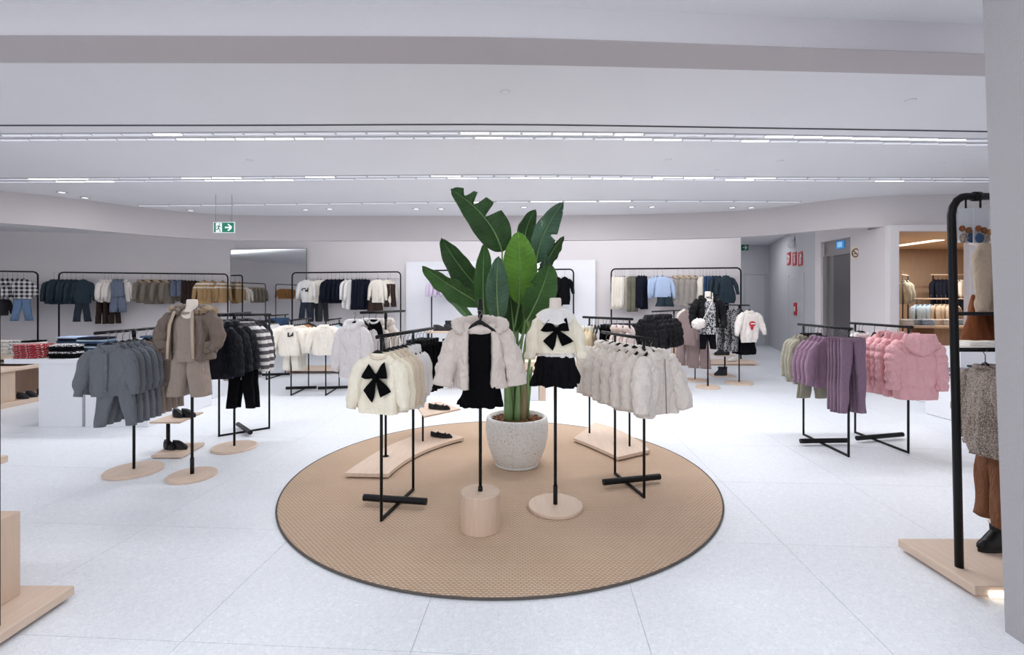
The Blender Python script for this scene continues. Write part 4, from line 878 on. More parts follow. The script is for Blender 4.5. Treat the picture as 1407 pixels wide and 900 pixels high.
ob('body', body_mb(L=0.41, wn=0.095, ws=0.15, wh=0.185, d=0.075, dh=0.085, gap=0.55, split=-0.22, th=0.022, ns=90, nr=52, fold=0.016, furry=0.008, seed=51, drop=0.05).mesh('body', 'beige_fur'), o)
for sx in (-1, 1):
    ob('sleeve', sleeve_mb([(sx*0.115, 0, -0.055), (sx*0.165, 0, -0.12), (sx*0.212, -0.01, -0.26), (sx*0.236, -0.02, -0.395)], (0.052, 0.068, 0.066, 0.060), n=30, nr=40, furry=0.008, fold=0.012, seed=52+sx, flat=0.85).mesh('sleeve', 'beige_fur'), o)
ob('collar', ring_mb(0.148, 0.085, 0.042, -0.005, 52, 16, dip=0.05, a0=-PI/2+0.78, a1=1.5*PI-0.78, furry=0.010, seed=3, flat=1.15, tilt=0.015).mesh('collar', 'beige_fur'), o)
ob('inner_collar', shifted(ring_mb(0.095, 0.05, 0.034, -0.02, 30, 10, dip=0.02, furry=0.008, seed=9), 0, 0.02).mesh('inner_collar', 'beige_fur'), o)
o = thing('pinafore_dress', 'black velvet dress under the open fur jacket', 'dress', (pA.x, pA.y-0.012, 1.325))
ob('bodice', body_mb(L=0.30, wn=0.07, ws=0.105, wh=0.105, d=0.052, dh=0.055, ns=40, nr=18, fold=0.006, seed=5, drop=0.05).mesh('bodice', 'black_velvet'), o)
ob('skirt', shifted(body_mb(L=0.24, wn=0.105, ws=0.107, wh=0.148, d=0.055, dh=0.085, ns=64, nr=14, fold=0.016, fk=26, seed=6, drop=0.02, hemwave=0.01), -0.27).mesh('skirt', 'black_velvet'), o)
# mannequin B
def mannequin(label, p, zt, zl, r=0.195, scale=1.0, neck=0.043):
    o = thing('mannequin', label, 'mannequin', (p.x, p.y, p.z))
    disc_base(o, r)
    ob('pole', MB().tube([(0, 0, 0.026), (0, 0, zl-p.z+0.1)], 0.0115, 12).mesh('pole', 'black_metal'), o)
    ob('pole_socket', MB().tube([(0, 0, 0.026), (0, 0, 0.16)], 0.0155, 12).mesh('pole_socket', 'black_metal'), o)
    z = zt-p.z; s_ = scale
    prof = [(zl-p.z, 0.07, 0.06), (zl-p.z+0.12, 0.105, 0.075), (z-0.36*s_, 0.098, 0.07), (z-0.24*s_, 0.108, 0.075), (z-0.155*s_, 0.112, 0.07), (z-0.115*s_, 0.085, 0.06), (z-0.085*s_, 0.05, 0.05), (z-0.06*s_, neck, neck*0.98), (z-0.014, neck*0.98, neck*0.96), (z-0.003, neck*0.9, neck*0.88), (z, neck*0.6, neck*0.6)]
    rings = [[(w*math.cos(2*PI*j/28), d*math.sin(2*PI*j/28), zz) for j in range(28)] for zz, w, d in prof]
    ob('bust', MB().loft(rings, True, True, True).mesh('bust', 'mannequin_cloth'), o)
    return o
pB = Vector((0.31, 3.435, RUG))
mannequin('headless child mannequin in the bow sweater on a round oak disc on the rug', pB, 1.515, 0.93)
zB = 1.425
o = thing('bow_sweater', 'cream knitted sweater with a big black bow on the headless mannequin', 'sweater', (pB.x, pB.y, zB))
ob('body', body_mb(L=0.30, wn=0.06, ws=0.125, wh=0.14, d=0.078, dh=0.09, ns=44, nr=26, fold=0.008, seed=61, drop=0.05).mesh('body', 'cream_knit'), o)
ob('hem_band', shifted(ring_mb(0.134, 0.086, 0.013, 0, 40, 8), -0.292).mesh('hem_band', 'cream_knit'), o)
for sx in (-1, 1):
    sl = ob('sleeve', sleeve_mb([(sx*0.085, 0, -0.055), (sx*0.130, 0, -0.12), (sx*0.163, -0.012, -0.22), (sx*0.178, -0.035, -0.325)], (0.038, 0.05, 0.046, 0.036), n=18, nr=24, fold=0.01, seed=62+sx).mesh('sleeve', 'cream_knit'), o)
    ob('cuff', sleeve_mb([(sx*0.182, -0.028, -0.30), (sx*0.182, -0.035, -0.32), (sx*0.182, -0.04, -0.345)], (0.038, 0.044, 0.036), n=16, nr=8, fold=0.003).mesh('cuff', 'cream_knit'), sl)
ob('bow', shifted(merge(bow_mb(0.105, -0.098)), -0.135).mesh('bow', 'black_velvet'), o)
rings = []
for i in range(9):
    t = i/8; rg = []
    for j in range(64):
        a = 2*PI*j/64; w = lerp(0.050, 0.138, t); d = lerp(0.048, 0.108, t)
        fr = math.sin(-a) ; z = 0.014 - 0.012*t - 0.040*t*t - 0.055*t*max(0, fr)**0.8 + 0.006*math.sin(a*9)*t
        rg.append((w*math.cos(a)*(1+0.02*math.sin(a*9)*t), d*math.sin(a)*(1.04+0.03*math.sin(a*9)*t)-0.006*t, z))
    rings.append(rg)
ob('collar', MB().loft(rings).mesh('collar', 'white_cotton'), o)
o = thing('white_blouse', 'white blouse hem showing under the mannequin cream sweater', 'blouse', (pB.x, pB.y, 1.16)); ob('hem', body_mb(L=0.065, wn=0.126, ws=0.127, wh=0.138, d=0.085, dh=0.09, ns=70, nr=6, fold=0.010, fk=36, drop=0.01, hemwave=0.02, seed=8).mesh('hem', 'white_cotton'), o)
o = thing('tulle_skirt', 'short black tulle skirt on the headless mannequin', 'skirt', (pB.x, pB.y, 1.12))
ob('lining', body_mb(L=0.20, wn=0.105, ws=0.11, wh=0.145, d=0.085, dh=0.11, ns=50, nr=10, fold=0.01, fk=30, drop=0.02).mesh('lining', 'black_cotton'), o)
ob('tulle', body_mb(L=0.225, wn=0.118, ws=0.125, wh=0.168, d=0.092, dh=0.125, ns=110, nr=14, fold=0.014, fk=55, drop=0.02, hemwave=0.03, seed=4).mesh('tulle', 'tulle_black'), o)
# ------------------------------------------------------------------ racks on the rug
def rugF(px, py): return F(px, py, RUG)
# C: bow sweaters
a, b = rugF(524, 716), rugF(567.7, 674); Z = 1.24
o, u, L = H_rack('black clothes rack with cream bow sweaters standing on the rug', a, b, Z, (0.06, 0.45), (F(500, 688, RUG+.02), F(586, 694, RUG+.02)), z0=RUG); Z += RUG
A = a-u*0.05; B = b+u*0.44; wC = 'rack of bow sweaters on the rug'
it = [('bow_sweater', 0.0, 'cream sweater with black bow', 'sweater', {'fix': 1, 'dx': -0.01}), ('bow_sweater', 0.09, 'cream sweater with black bow', 'sweater'), ('cream_sweater', 0.17, 'oatmeal knitted sweater', 'sweater'), ('cream_sweater', 0.24, 'oatmeal knitted sweater', 'sweater'), ('cream_sweater', 0.31, 'oatmeal knitted sweater', 'sweater'), ('lace_blouse', 0.40, 'white lace blouse', 'blouse', {'scale': 1.05}), ('lace_blouse', 0.48, 'white lace blouse', 'blouse', {'scale': 1.05}), ('lace_blouse', 0.55, 'white lace blouse', 'blouse')]
it += [('black_trousers', 0.64+0.07*k, 'pair of black trousers', 'trousers', {'clip': True, 'scale': 1.05}) for k in range(5)]
row(wC, A, B, Z, it, hk=0.095)
# D: curved oak plinth left with a T stand and a shoe shelf
def plinth(label, pts, z0, h=0.03):
    c = sum((Vector((p[0], p[1], 0)) for p in pts), Vector())/len(pts)
    o = thing('plinth', label, 'plinth', (c.x, c.y, z0))
    poly = [(p[0]-c.x, p[1]-c.y) for p in pts]
    ar = sum(poly[i][0]*poly[(i+1) % len(poly)][1]-poly[(i+1) % len(poly)][0]*poly[i][1] for i in range(len(poly)))
    if ar < 0: poly = poly[::-1]
    ob('board', MB().prism(poly, 0.012, 0.012+h).mesh('board', 'oak', False), o)
    cx = sum(p[0] for p in poly)/len(poly); ins = [(p[0]*0.94, p[1]*0.94) for p in poly]
    ob('plinth_base', MB().prism(ins, 0.0, 0.012).mesh('plinth_base', 'black_metal', False), o)
    return o
PZ = RUG+0.042
def arc3(p0, p1, p2, n=12): return [tuple((Vector(p0)*(1-t)**2+Vector(p1)*2*t*(1-t)+Vector(p2)*t*t)) for t in [i/n for i in range(n+1)]]
g = lambda x, y: tuple(F(x, y, PZ)[:2])
inner = arc3(g(534, 651), g(566, 618), g(638, 601)); outer = arc3(g(600, 590), g(530, 606), g(474, 650))
plinth('curved oak plinth board on the left of the rug', inner+outer, RUG)
pD = F(530, 627, PZ)
T_stand('plinth_stand', 'black pole stand with a white puffer jacket on the left plinth', pD, (-1.36, 4.32), (-1.12, 5.0), 1.385, base='none', z0=PZ)
wD = 'stand on the left curved plinth'
row(wD, (-1.40, 4.28), (-1.12, 5.0), 1.385, [('white_puffer', 0.0, 'white hooded puffer jacket', 'jacket', {'yaw': -0.3, 'dx': 0.02}), ('black_pinafore', 0.12, 'black pinafore with white collar', 'dress', {'dx': -0.12, 'dz': 0.03, 'yaw': -0.2}), ('fur_lo2', 0.30, 'cream fluffy hooded coat', 'coat', {'yaw': -0.4}), ('fur_lo2', 0.45, 'cream fluffy hooded coat', 'coat', {'yaw': -0.4}), ('white_puffer', 0.20, 'white hooded puffer jacket', 'jacket', {'yaw': -0.4, 'dx': 0.03})], hk=0.08)
ps = F(581, 606, PZ)
o = thing('shoe_shelf', 'small oak shelf on a short black post on the left plinth', 'shelf', (ps.x, ps.y, PZ))
sz = 0.33-PZ; q = lambda x, y: (F(x, y, 0.335).x-ps.x, F(x, y, 0.335).y-ps.y)
ob('post', MB().tube([(0, 0, 0), (0, 0, sz)], 0.0105, 10).mesh('post', 'black_metal'), o)
poly = [q(583, 573.5), q(632.5, 563), q(604, 553), q(570, 557)]
ob('board', MB().prism(poly, sz, sz+0.016).mesh('board', 'oak', False), o)
# shoes
def shoe_parts(kind, L=0.16, mat='black_leather'):
    n = 14; W_ = L*0.19; parts = []
    def half(t): return W_*(0.78+0.25*math.sin(PI*min(1, t*1.15))**1.0 - 0.30*max(0, (0.35-t))/0.35*0.4)*(math.sqrt(max(0.02, 1-((t-0.5)/0.505)**8)))
    sole = []; k = 28
    for i in range(k):
        a = 2*PI*i/k; t = 0.5+0.5*math.sin(a); sole.append((half(t)*math.copysign(abs(math.cos(a))**0.7, math.cos(a)), -(t-0.5)*L))
    parts.append(('sole', MB().prism(sole, 0.0, 0.012 if kind != 'boot' else 0.02).mesh('sole', 'rubber_sole', False)))
    z0 = 0.012 if kind != 'boot' else 0.02; rings = []
    for i in range(n+1):
        t = i/n; h = {'flat': 0.042-0.022*sm(t*1.6)+0.014*math.sin(PI*sm((t-0.5)*2)), 'sneaker': 0.062-0.03*sm((t-0.3)*1.6), 'boot': 0.085-0.05*sm((t-0.3)*1.8)}[kind]*L/0.16
        if t > 0.9: h *= 0.75 if t < 0.97 else 0.4
        hw = half(min(0.995, max(0.005, t)))*0.96
        rings.append([(hw*math.cos(PI*j/10)**1 if True else 0, -(t-0.5)*L*0.97, z0+h*math.sin(PI*j/10)**0.6) for j in range(11)])
    parts.append(('upper', MB().loft(rings, False, True, True).mesh('upper', mat)))
    if kind == 'flat':
        parts.append(('strap', MB().tube([(-W_*0.9, 0.0, 0.02), (-W_*0.55, -0.004, 0.046), (0, -0.006, 0.054), (W_*0.55, -0.004, 0.046), (W_*0.9, 0, 0.02)], 0.006, 6, flat=0.5).mesh('strap', mat)))
        parts.append(('opening', ell_mb((0, 0.018*L/0.16, 0.036), (W_*0.62, L*0.24, 0.009), 14, 6).mesh('opening', 'rubber_sole')))
    elif kind == 'sneaker':
        for q_ in range(3): parts.append(('lace', MB().tube([(-W_*0.4, -0.006-q_*0.014, 0.064-q_*0.006), (0, -0.008-q_*0.014, 0.071-q_*0.007), (W_*0.4, -0.006-q_*0.014, 0.064-q_*0.006)], 0.0035, 5).mesh('lace', 'white_rubber' if mat != 'black_leather' else 'charcoal')))
    else:
        parts.append(('shaft', MB().tube([(0, L*0.22, 0.03), (0, L*0.235, 0.10), (0, L*0.24, 0.155)], [W_*0.98, W_*0.95, W_*1.02], 14, flat=1.2).mesh('shaft', mat)))
        parts.append(('cuff', ring_mb(W_*0.98, W_*1.1, 0.010, 0, 16, 6).mesh('cuff', 'white_fleece' if mat == 'black_leather' else mat)))
    return parts
SH = {}
def shoe(kind, loc, rz, label, group=None, mat='black_leather', L=0.16):
    k = (kind, mat, L)
    if k not in SH: SH[k] = shoe_parts(kind, L, mat)
    o = thing({'flat': 'strap_shoe', 'sneaker': 'sneaker', 'boot': 'boot'}[kind], label, 'shoe' if kind != 'boot' else 'boot', loc, rz, group)
    for pn, me in SH[k]:
        c = ob(pn, me, o)
        if pn == 'cuff': c.location = (0, L*0.24, 0.155)
    return o
for (px, py, z, w_) in ((604, 562, 0.351, 'small oak shelf'), (607, 601, PZ, 'left curved plinth')):
    for k, dx in enumerate((-0.05, 0.035)):
        p = F(px, py, z); shoe('flat', (p.x+dx, p.y+0.02-0.03*k, z), R(70+12*k), '%s black strap shoe of the pair on the %s' % (('left', 'right')[k], w_), 'black strap shoes on the rug plinth')
# E: curved plinth right with a two post rail
inner = arc3(g(893, 617), g(845, 620) if False else g(860, 625), g(846, 627)); 
pl = arc3(g(788, 602), g(814, 611), g(849, 628)) + arc3(g(893, 618), g(866, 592), g(818, 580))
plinth('curved oak plinth board on the right of the rug', pl, RUG)
a, b = F(865, 613, PZ), F(810, 595, PZ)
Z = 1.31
u = Vector((b.x-a.x, b.y-a.y, 0)); L = u.length; u.normalize()
o = thing('plinth_rack', 'black two post clothes rack on the right curved plinth', 'clothes rack', (a.x, a.y, PZ))
for s_ in (0, L): ob('post', MB().tube([u*s_, u*s_+Vector((0, 0, Z-PZ))], 0.0105, 10).mesh('post', 'black_metal'), o)
ob('rail', MB().tube([u*-0.04+Vector((0, 0, Z-PZ)), u*(L+0.1)+Vector((0, 0, Z-PZ))], 0.013, 12).mesh('rail', 'black_metal'), o)
it = [('fur_lo', 0.03+0.085*k, 'blush fleece coat', 'coat', {'yaw': 0.5}) for k in range(3)] + [('black_trousers', 0.30+0.045*k, 'pair of black trousers', 'trousers', {'clip': True, 'yaw': 0.5}) for k in range(3)] + [('tulle_dress', 0.46+0.05*k, 'cream tulle dress', 'dress', {'yaw': 0.6, 'dx': 0.10}) for k in range(4)]
row('rack on the right plinth', a-u*0.03, b+u*0.1, Z, it, hk=0.085)
# F: cream fur coats
a, b = rugF(885, 684), rugF(845, 652); Z = 1.195
o, u, L = H_rack('black clothes rack with cream fur coats on the right of the rug', a, b, Z, (0.13, 0.26), (F(829, 667, RUG+.02), F(906.5, 659, RUG+.02)), z0=RUG); Z += RUG
it = [('fur_a' if k % 2 == 0 else 'fur_b', 0.0+0.128*k, 'cream fur coat', 'coat', {'yaw': 0.30-0.05*k, 'dx': -0.055+0.012*k, 'fix': 1}) for k in range(7)]
row('rack right of the plant', a-u*0.10, b+u*0.28, Z, it, hk=0.075)
# ------------------------------------------------------------------ right racks
a, b = F(1166, 628), F(1104, 598); Z = 1.225
o, u, L = H_rack('black clothes rack with sage and mauve knitwear on the right floor', a, b, Z, (0.05, 0.10), (F(1100, 612), F(1165, 611)))
wG = 'mauve and sage rack'
it = [('mauve_trousers', -0.01+0.05*k, 'pair of mauve trousers', 'trousers', {'clip': True, 'fix': k == 0, 'dz': 0.03, 'yaw': 0.05}) for k in range(5)]
it += [('mauve_cardigan', 0.32+0.07*k, 'mauve knitted cardigan', 'cardigan', {'scale': 1.08}) for k in range(4)] + [('sage_trousers', 0.60+0.05*k, 'pair of sage trousers', 'trousers', {'clip': True, 'scale': 0.98}) for k in range(2)] + [('sage_top', 0.70+0.06*k, 'sage knitted top', 'top', {}) for k in range(3)]
row(wG, a-u*0.05, b+u*0.1, Z, it, hk=0.10)
a, b = F(1248, 623), F(1175, 595); Z = 1.235
o, u, L = H_rack('black clothes rack with pink puffer jackets on the right floor', a, b, Z, (0.05, 0.08), (F(1177.5, 608), F(1240, 602.5)))
it = [('pink_puffer', 0.02+0.155*k, 'pink hooded puffer jacket', 'jacket', {'fix': k == 0, 'yaw': -0.12+0.2*k, 'dx': -0.04, 'scale': 0.98}) for k in range(4)] + [('white_tee', 0.66+0.05*k, 'white short top', 'top', {'dz': 0.0}) for k in range(2)]
row('pink puffer rack', a-u*0.05, b+u*0.1, Z, it, hk=0.085)
# ------------------------------------------------------------------ right wall unit at the pillar
X0, Y0, Y1 = 2.318, 2.405, 2.885
o = thing('rack_plinth', 'thick oak plinth with a lit edge beside the right pillar', 'plinth', (2.7, 2.65, 0))
ob('board', bx((X0-2.7, Y0-2.65, 0.018), (3.3-2.7, Y1-2.65, 0.066), 'oak', 0.003), o)
ob('plinth_base', bx((X0-2.7+0.03, Y0-2.65+0.03, 0.0), (3.3-2.7, Y1-2.65-0.02, 0.018), 'oak_side'), o)
ob('light_strip', bx((2.385-2.7, Y0-2.65-0.012, 0.014), (3.2-2.7, Y0-2.65-0.002, 0.044), 'led_warm'), o)
PR = 0.066
pz = F(1318, 779, PR)
# tall black tube rack: front post, rounded corner, rail running right to the pillar side
rk = thing('tube_rack', 'tall thick black tube rack standing on the oak plinth by the pillar', 'clothes rack', (pz.x, pz.y, PR))
ht = 2.055-PR; ln = -0.042
path = [(0, 0, 0), (ln*0.5, 0, ht*0.5), (ln, 0, ht-0.10)] + [(ln+0.075-0.075*math.cos(R(q_)), 0, ht-0.10+0.10*math.sin(R(q_))) for q_ in (25, 50, 75, 90)] + [(0.75, 0, ht)]
ob('frame_tube', MB().tube(path, 0.0195, 14).mesh('frame_tube', 'black_metal'), rk)
ob('rear_post', MB().tube([(0.75, 0, 0), (0.75, 0, ht)], 0.0195, 12).mesh('rear_post', 'black_metal'), rk)
ob('rail_clamp', MB().tube([(0.075, 0, ht), (0.11, 0, ht)], 0.026, 12).mesh('rail_clamp', 'black_metal'), rk)
ob('lower_rail', MB().tube([(-0.02, 0, z_at(431, pz.y)-PR), (0.75, 0, z_at(431, pz.y)-PR)], 0.010, 10).mesh('lower_rail', 'black_metal'), rk)
lz = 1.16
ob('hanging_bar', MB().tube([(0.02, 0.06, lz), (0.75, 0.06, lz)], 0.012, 10).mesh('hanging_bar', 'black_metal'), rk)
# packages with pompom accessories on hooks
def pack(px, py, k, w, h, lab):
    p = W(px, py, pz.y-0.01-0.03*k); o = thing('accessory_pack', lab, 'accessory', p, R(-8+10*k))
    ob('card', bx((-w/2, -0.006, -h*0.42), (w/2, 0.0, h/2), 'clear_plastic', 0.001), o)
    hk_ = ob('hook', MB().tube([(0, 0, h/2-0.01), (0.0, 0, h/2+0.05), (0.035, 0, h/2+0.062), (0.04, 0.0, 2.05-p.z)], 0.005, 6).mesh('hook', 'black_metal'), o)
    rn = random.Random(k)
    for q_ in range(3): ob('pompom', ell_mb((-w*0.36+q_*w*0.36, -0.02, -h*0.05-0.01*q_), (0.013, 0.013, 0.016), 10, 8, 0.2, q_).mesh('pompom', ('rust_cord', 'brown_cord', 'camel')[q_]), o)
    for q_ in range(2): ob('knit_cloth', ell_mb((-w*0.22+q_*w*0.42, -0.014, -h*0.30), (w*0.24, 0.012, h*0.13), 12, 8, 0.15, 5+q_).mesh('knit_cloth', ('tweed', 'mid_denim')[(q_+k) % 2]), o)
pack(1327, 312, 0, 0.085, 0.20, 'clear accessory pack with red pompoms nearest the black post')
pack(1347, 312, 1, 0.085, 0.20, 'second clear accessory pack with pompoms on the tall rack')
o = place('beige_cardigan', (2.80, 2.80, 1.86), R(30), 'beige knitted cardigan with white fleece collar on the tall rack', 'cardigan', None, 0.96)
o = place('rust_skirt', (2.80, 2.83, 1.53), R(20), 'rust corduroy skirt hanging below the beige cardigan', 'skirt')
o = place('rust_skirt', (2.86, 2.66, 1.62), R(40), 'rust corduroy skirt partly hidden by the right pillar', 'skirt', None, 1.25)
hanger(Vector((2.80, 2.80, 1.86)), R(30), 0.2, 'black hanger holding the beige cardigan on the tall rack', None)
for k in range(4):
    x = 2.60+0.078*k
    o = place('tweed_coat', (x, pz.y+0.06, PR+lz-0.09), R(72), ORD[k]+' brown tweed jacket from the left on the tall rack low bar', 'jacket', 'tweed jackets on the low bar', 1.04)
    hanger(Vector((x, pz.y+0.06, PR+lz-0.09)), R(72), 0.08, 'black hanger holding the '+ORD[k]+' tweed jacket on the low bar', 'hangers on the low bar')
for k in range(2): place('brown_cord_trousers', (2.64+0.11*k, pz.y+0.06, PR+lz-0.43), R(72), ORD[k]+' pair of brown corduroy trousers below the tweed jackets', 'trousers', None, 0.80)
for k, (px, py) in enumerate(((1368, 758), (1392, 752))):
    p = F(px, py, PR); shoe('boot', (p.x, p.y+0.02, PR), R(-78+8*k), ('left', 'right')[k]+' black ankle boot on the oak plinth by the pillar', None, 'black_leather', 0.2)
# ------------------------------------------------------------------ front left wooden unit
o = thing('wooden_display_unit', 'stepped oak display unit at the left edge of the photo', 'display unit', (-2.6, 1.9, 0))
ob('base_board', bx((-0.9, -0.95, 0.018), (0.397, 0.52, 0.062), 'oak', 0.003), o); ob('plinth_base', bx((-0.9, -0.95, 0.0), (0.36, 0.49, 0.018), 'black_metal'), o)
ob('box', bx((-0.9, -0.7, 0.062), (0.20, 0.447, 0.47), 'oak_vertical', 0.003), o)
ob('post', bx((0.330, 0.205, 0.062), (0.345, 0.22, 1.55), 'black_metal', 0.002), o)
ob('shelf_board', bx((-0.9, 0.0, 0.69), (0.085, 0.50, 0.725), 'oak', 0.003), o); ob('shelf_post', bx((-0.9, 0.40, 0.47), (-0.87, 0.43, 0.69), 'black_metal'), o); ob('shelf_post', bx((-0.35, 0.2, 0.47), (-0.33, 0.22, 0.69), 'black_metal'), o)
# ------------------------------------------------------------------ left stands
pJ = F(184, 648); ZJ = 1.235
T_stand('disc_stand', 'black rail stand with grey cardigans on a leftmost round oak disc', pJ, (-3.30, 3.80), (-3.36, 4.72), ZJ, 0.215)
wJ = 'leftmost disc stand'
it = []
for k in range(5):
    it += [('grey_cardigan', 0.02+0.085*k, 'grey knitted cardigan', 'cardigan', {'yaw': 0.12, 'scale': 0.98, 'dx': 0.0}), ('grey_knit_trousers', 0.035+0.085*k, 'pair of grey knitted trousers', 'trousers', {'dz': -0.20, 'nohang': 1, 'yaw': 0.12, 'dx': -0.05})]
for k in range(4):
    it += [('taupe_cardigan', 0.50+0.10*k, 'taupe knitted cardigan', 'cardigan', {'yaw': 0.3, 'dz': -0.01}), ('taupe_trousers', 0.515+0.10*k, 'pair of taupe knitted trousers', 'trousers', {'dz': -0.22, 'nohang': 1, 'yaw': 0.3})]
row(wJ, (-3.26, 3.86), (-3.36, 4.72), ZJ, it, hk=0.085)
# K: mannequin in the brown puffer
pK = F(264, 655); mannequin('headless child mannequin in a brown jacket on an oak disc at left', pK, 1.505, 0.98, 0.185)
zK = 1.415; xK = pK.x-0.015
o = thing('knitted_sweater', 'taupe knitted sweater under the open brown jacket', 'sweater', (xK, pK.y, zK-0.01)); ob('body', body_mb(L=0.42, wn=0.055, ws=0.125, wh=0.14, d=0.085, dh=0.096, ns=36, nr=20, fold=0.008, seed=71).mesh('body', 'taupe_knit'), o); ob('neckband', ring_mb(0.055, 0.052, 0.016, 0.0, 24, 8, dip=0.02).mesh('neckband', 'taupe_knit'), o)
o = thing('knitted_trousers', 'taupe knitted trousers on the brown jacket mannequin', 'trousers', (xK, pK.y, 1.075)); ob('legs', trousers_mb(L=0.385, w=0.135, d=0.085, crotch=0.16, leg=0.074, hem=0.068, spread=0.028, ns=24, nr=22, fold=0.006).mesh('legs', 'taupe_knit'), o); ob('waistband', ring_mb(0.134, 0.086, 0.012, -0.01, 30, 6).mesh('waistband', 'taupe_knit'), o)
o = thing('hooded_jacket', 'open brown padded jacket with a fur trimmed hood on the mannequin', 'jacket', (xK, pK.y, zK))
ob('body', body_mb(L=0.42, wn=0.085, ws=0.165, wh=0.175, d=0.105, dh=0.115, gap=0.55, split=0.05, th=0.02, ns=60, nr=36, fold=0.012, puff=0.008, ph=0.12, seed=72, drop=0.05).mesh('body', 'brown_nylon'), o)
for sx in (-1, 1):
    ob('sleeve', sleeve_mb([(sx*0.13, 0, -0.05), (sx*0.20, 0.0, -0.13), (sx*0.238, -0.0, -0.24), (sx*0.205, -0.05, -0.34)], (0.07, 0.068, 0.06, 0.05), n=20, nr=26, puff=0.008, ph=0.08, fold=0.012, seed=73+sx).mesh('sleeve', 'brown_nylon'), o)
    ob('lining', MB().tube([(sx*0.075, -0.085, -0.01), (sx*0.092, -0.118, -0.12), (sx*0.10, -0.126, -0.27), (sx*0.107, -0.126, -0.40)], [0.012, 0.014, 0.012, 0.010], 8, flat=0.5).mesh('lining', 'sherpa'), o)
    ob('pocket', bx((sx*0.138-0.05, -0.128, -0.36), (sx*0.138+0.05, -0.112, -0.26), 'brown_nylon', 0.006), o).rotation_euler = (0, 0, sx*0.42)
ob('hood', ring_mb(0.10, 0.08, 0.044, 0.008, 34, 12, dip=0.05, a0=-PI/2+0.6, a1=1.5*PI-0.6, furry=0.006).mesh('hood', 'brown_nylon'), o)
for q_ in (ell_mb((0.165, 0.03, -0.015), (0.05, 0.04, 0.04), 16, 12, 0.5, 3), ring_mb(0.145, 0.10, 0.026, 0.005, 30, 8, a0=-0.9, a1=0.9, furry=0.03, dip=0.03), ring_mb(0.145, 0.10, 0.020, 0.01, 30, 8, a0=PI-0.5, a1=PI+0.8, furry=0.02)): ob('fur_trim', q_.mesh('fur_trim', 'tan_fur'), o)
# L and M: navy puffers
pL = F(322, 616); T_stand('disc_stand', 'black rail stand with navy puffer jackets on a round oak disc', pL, (-2.79, 4.42), (-2.86, 5.25), 1.36, 0.205)
row('navy disc stand', (-2.79, 4.42), (-2.86, 5.25), 1.36, [('navy_puffer', 0.05+0.14*k, 'navy hooded puffer jacket', 'jacket', {'yaw': 0.05+0.1*k, 'scale': 1.08, 'dx': 0.02}) for k in range(3)] + [('striped_top', 0.46+0.08*k, 'grey striped sweater', 'sweater', {'yaw': 0.35, 'scale': 1.1, 'dx': -0.07-0.02*k}) for k in range(2)] + [('navy_puffer', 0.66, 'second row navy puffer jacket', 'jacket', {'yaw': 0.2})] + [('black_leggings', 0.40+0.1*k, 'pair of black leggings', 'leggings', {'dz': -0.40, 'nohang': 1, 'dx': -0.10}) for k in range(2)], hk=0.08)
a, b = F(301, 600), F(370, 589); o, u, L = H_rack('black clothes rack with navy puffer jackets behind the navy disc stand', a, b, 1.33, (0.02, 0.02), (F(327, 588), F(344, 600)))
row('rack behind the navy stand', b, a, 1.33, [('navy_puffer', 0.10+0.16*k, 'black navy puffer jacket', 'jacket', {'yaw': -0.75}) for k in range(3)], hk=0.085, frm='from the right')
# N: shoe stand
pn_ = F(231, 622); o = thing('shoe_stand', 'black post shoe stand with two oak boards by the left stands', 'shoe stand', (pn_.x, pn_.y, 0))
def quad(pts, z): return [(F(x, y, z).x-pn_.x, F(x, y, z).y-pn_.y) for x, y in pts]
ob('base_board', MB().prism(quad([(207.5, 626), (250, 626), (281, 608), (240, 609)], 0.03), 0.008, 0.03).mesh('base_board', 'oak', False), o); ob('base_foot', MB().prism(quad([(211, 625), (249, 625), (277, 609), (241, 610)], 0.03), 0.0, 0.008).mesh('base_foot', 'black_metal', False), o)
ob('shelf_board', MB().prism(quad([(205, 580), (247, 580), (279.5, 566), (243, 566.5)], 0.31), 0.295, 0.31).mesh('shelf_board', 'oak', False), o)
ob('post', MB().tube([(0.0, 0.0, 0.03), (0.0, 0.0, 0.295)], 0.017, 10).mesh('post', 'black_metal'), o)
for (px, py, z, w_, kd) in ((240, 617, 0.031, 'lower board', 'sneaker'), (252, 573, 0.311, 'upper board', 'sneaker')):
    for k, dx in enumerate((-0.06, 0.045)):
        p = F(px, py, z); shoe(kd, (p.x+dx, p.y+0.01, z), R(60+14*k), '%s black sneaker on the shoe stand %s' % (('left', 'right')[k], w_), 'black sneakers on the shoe stand', 'black_leather', 0.18)
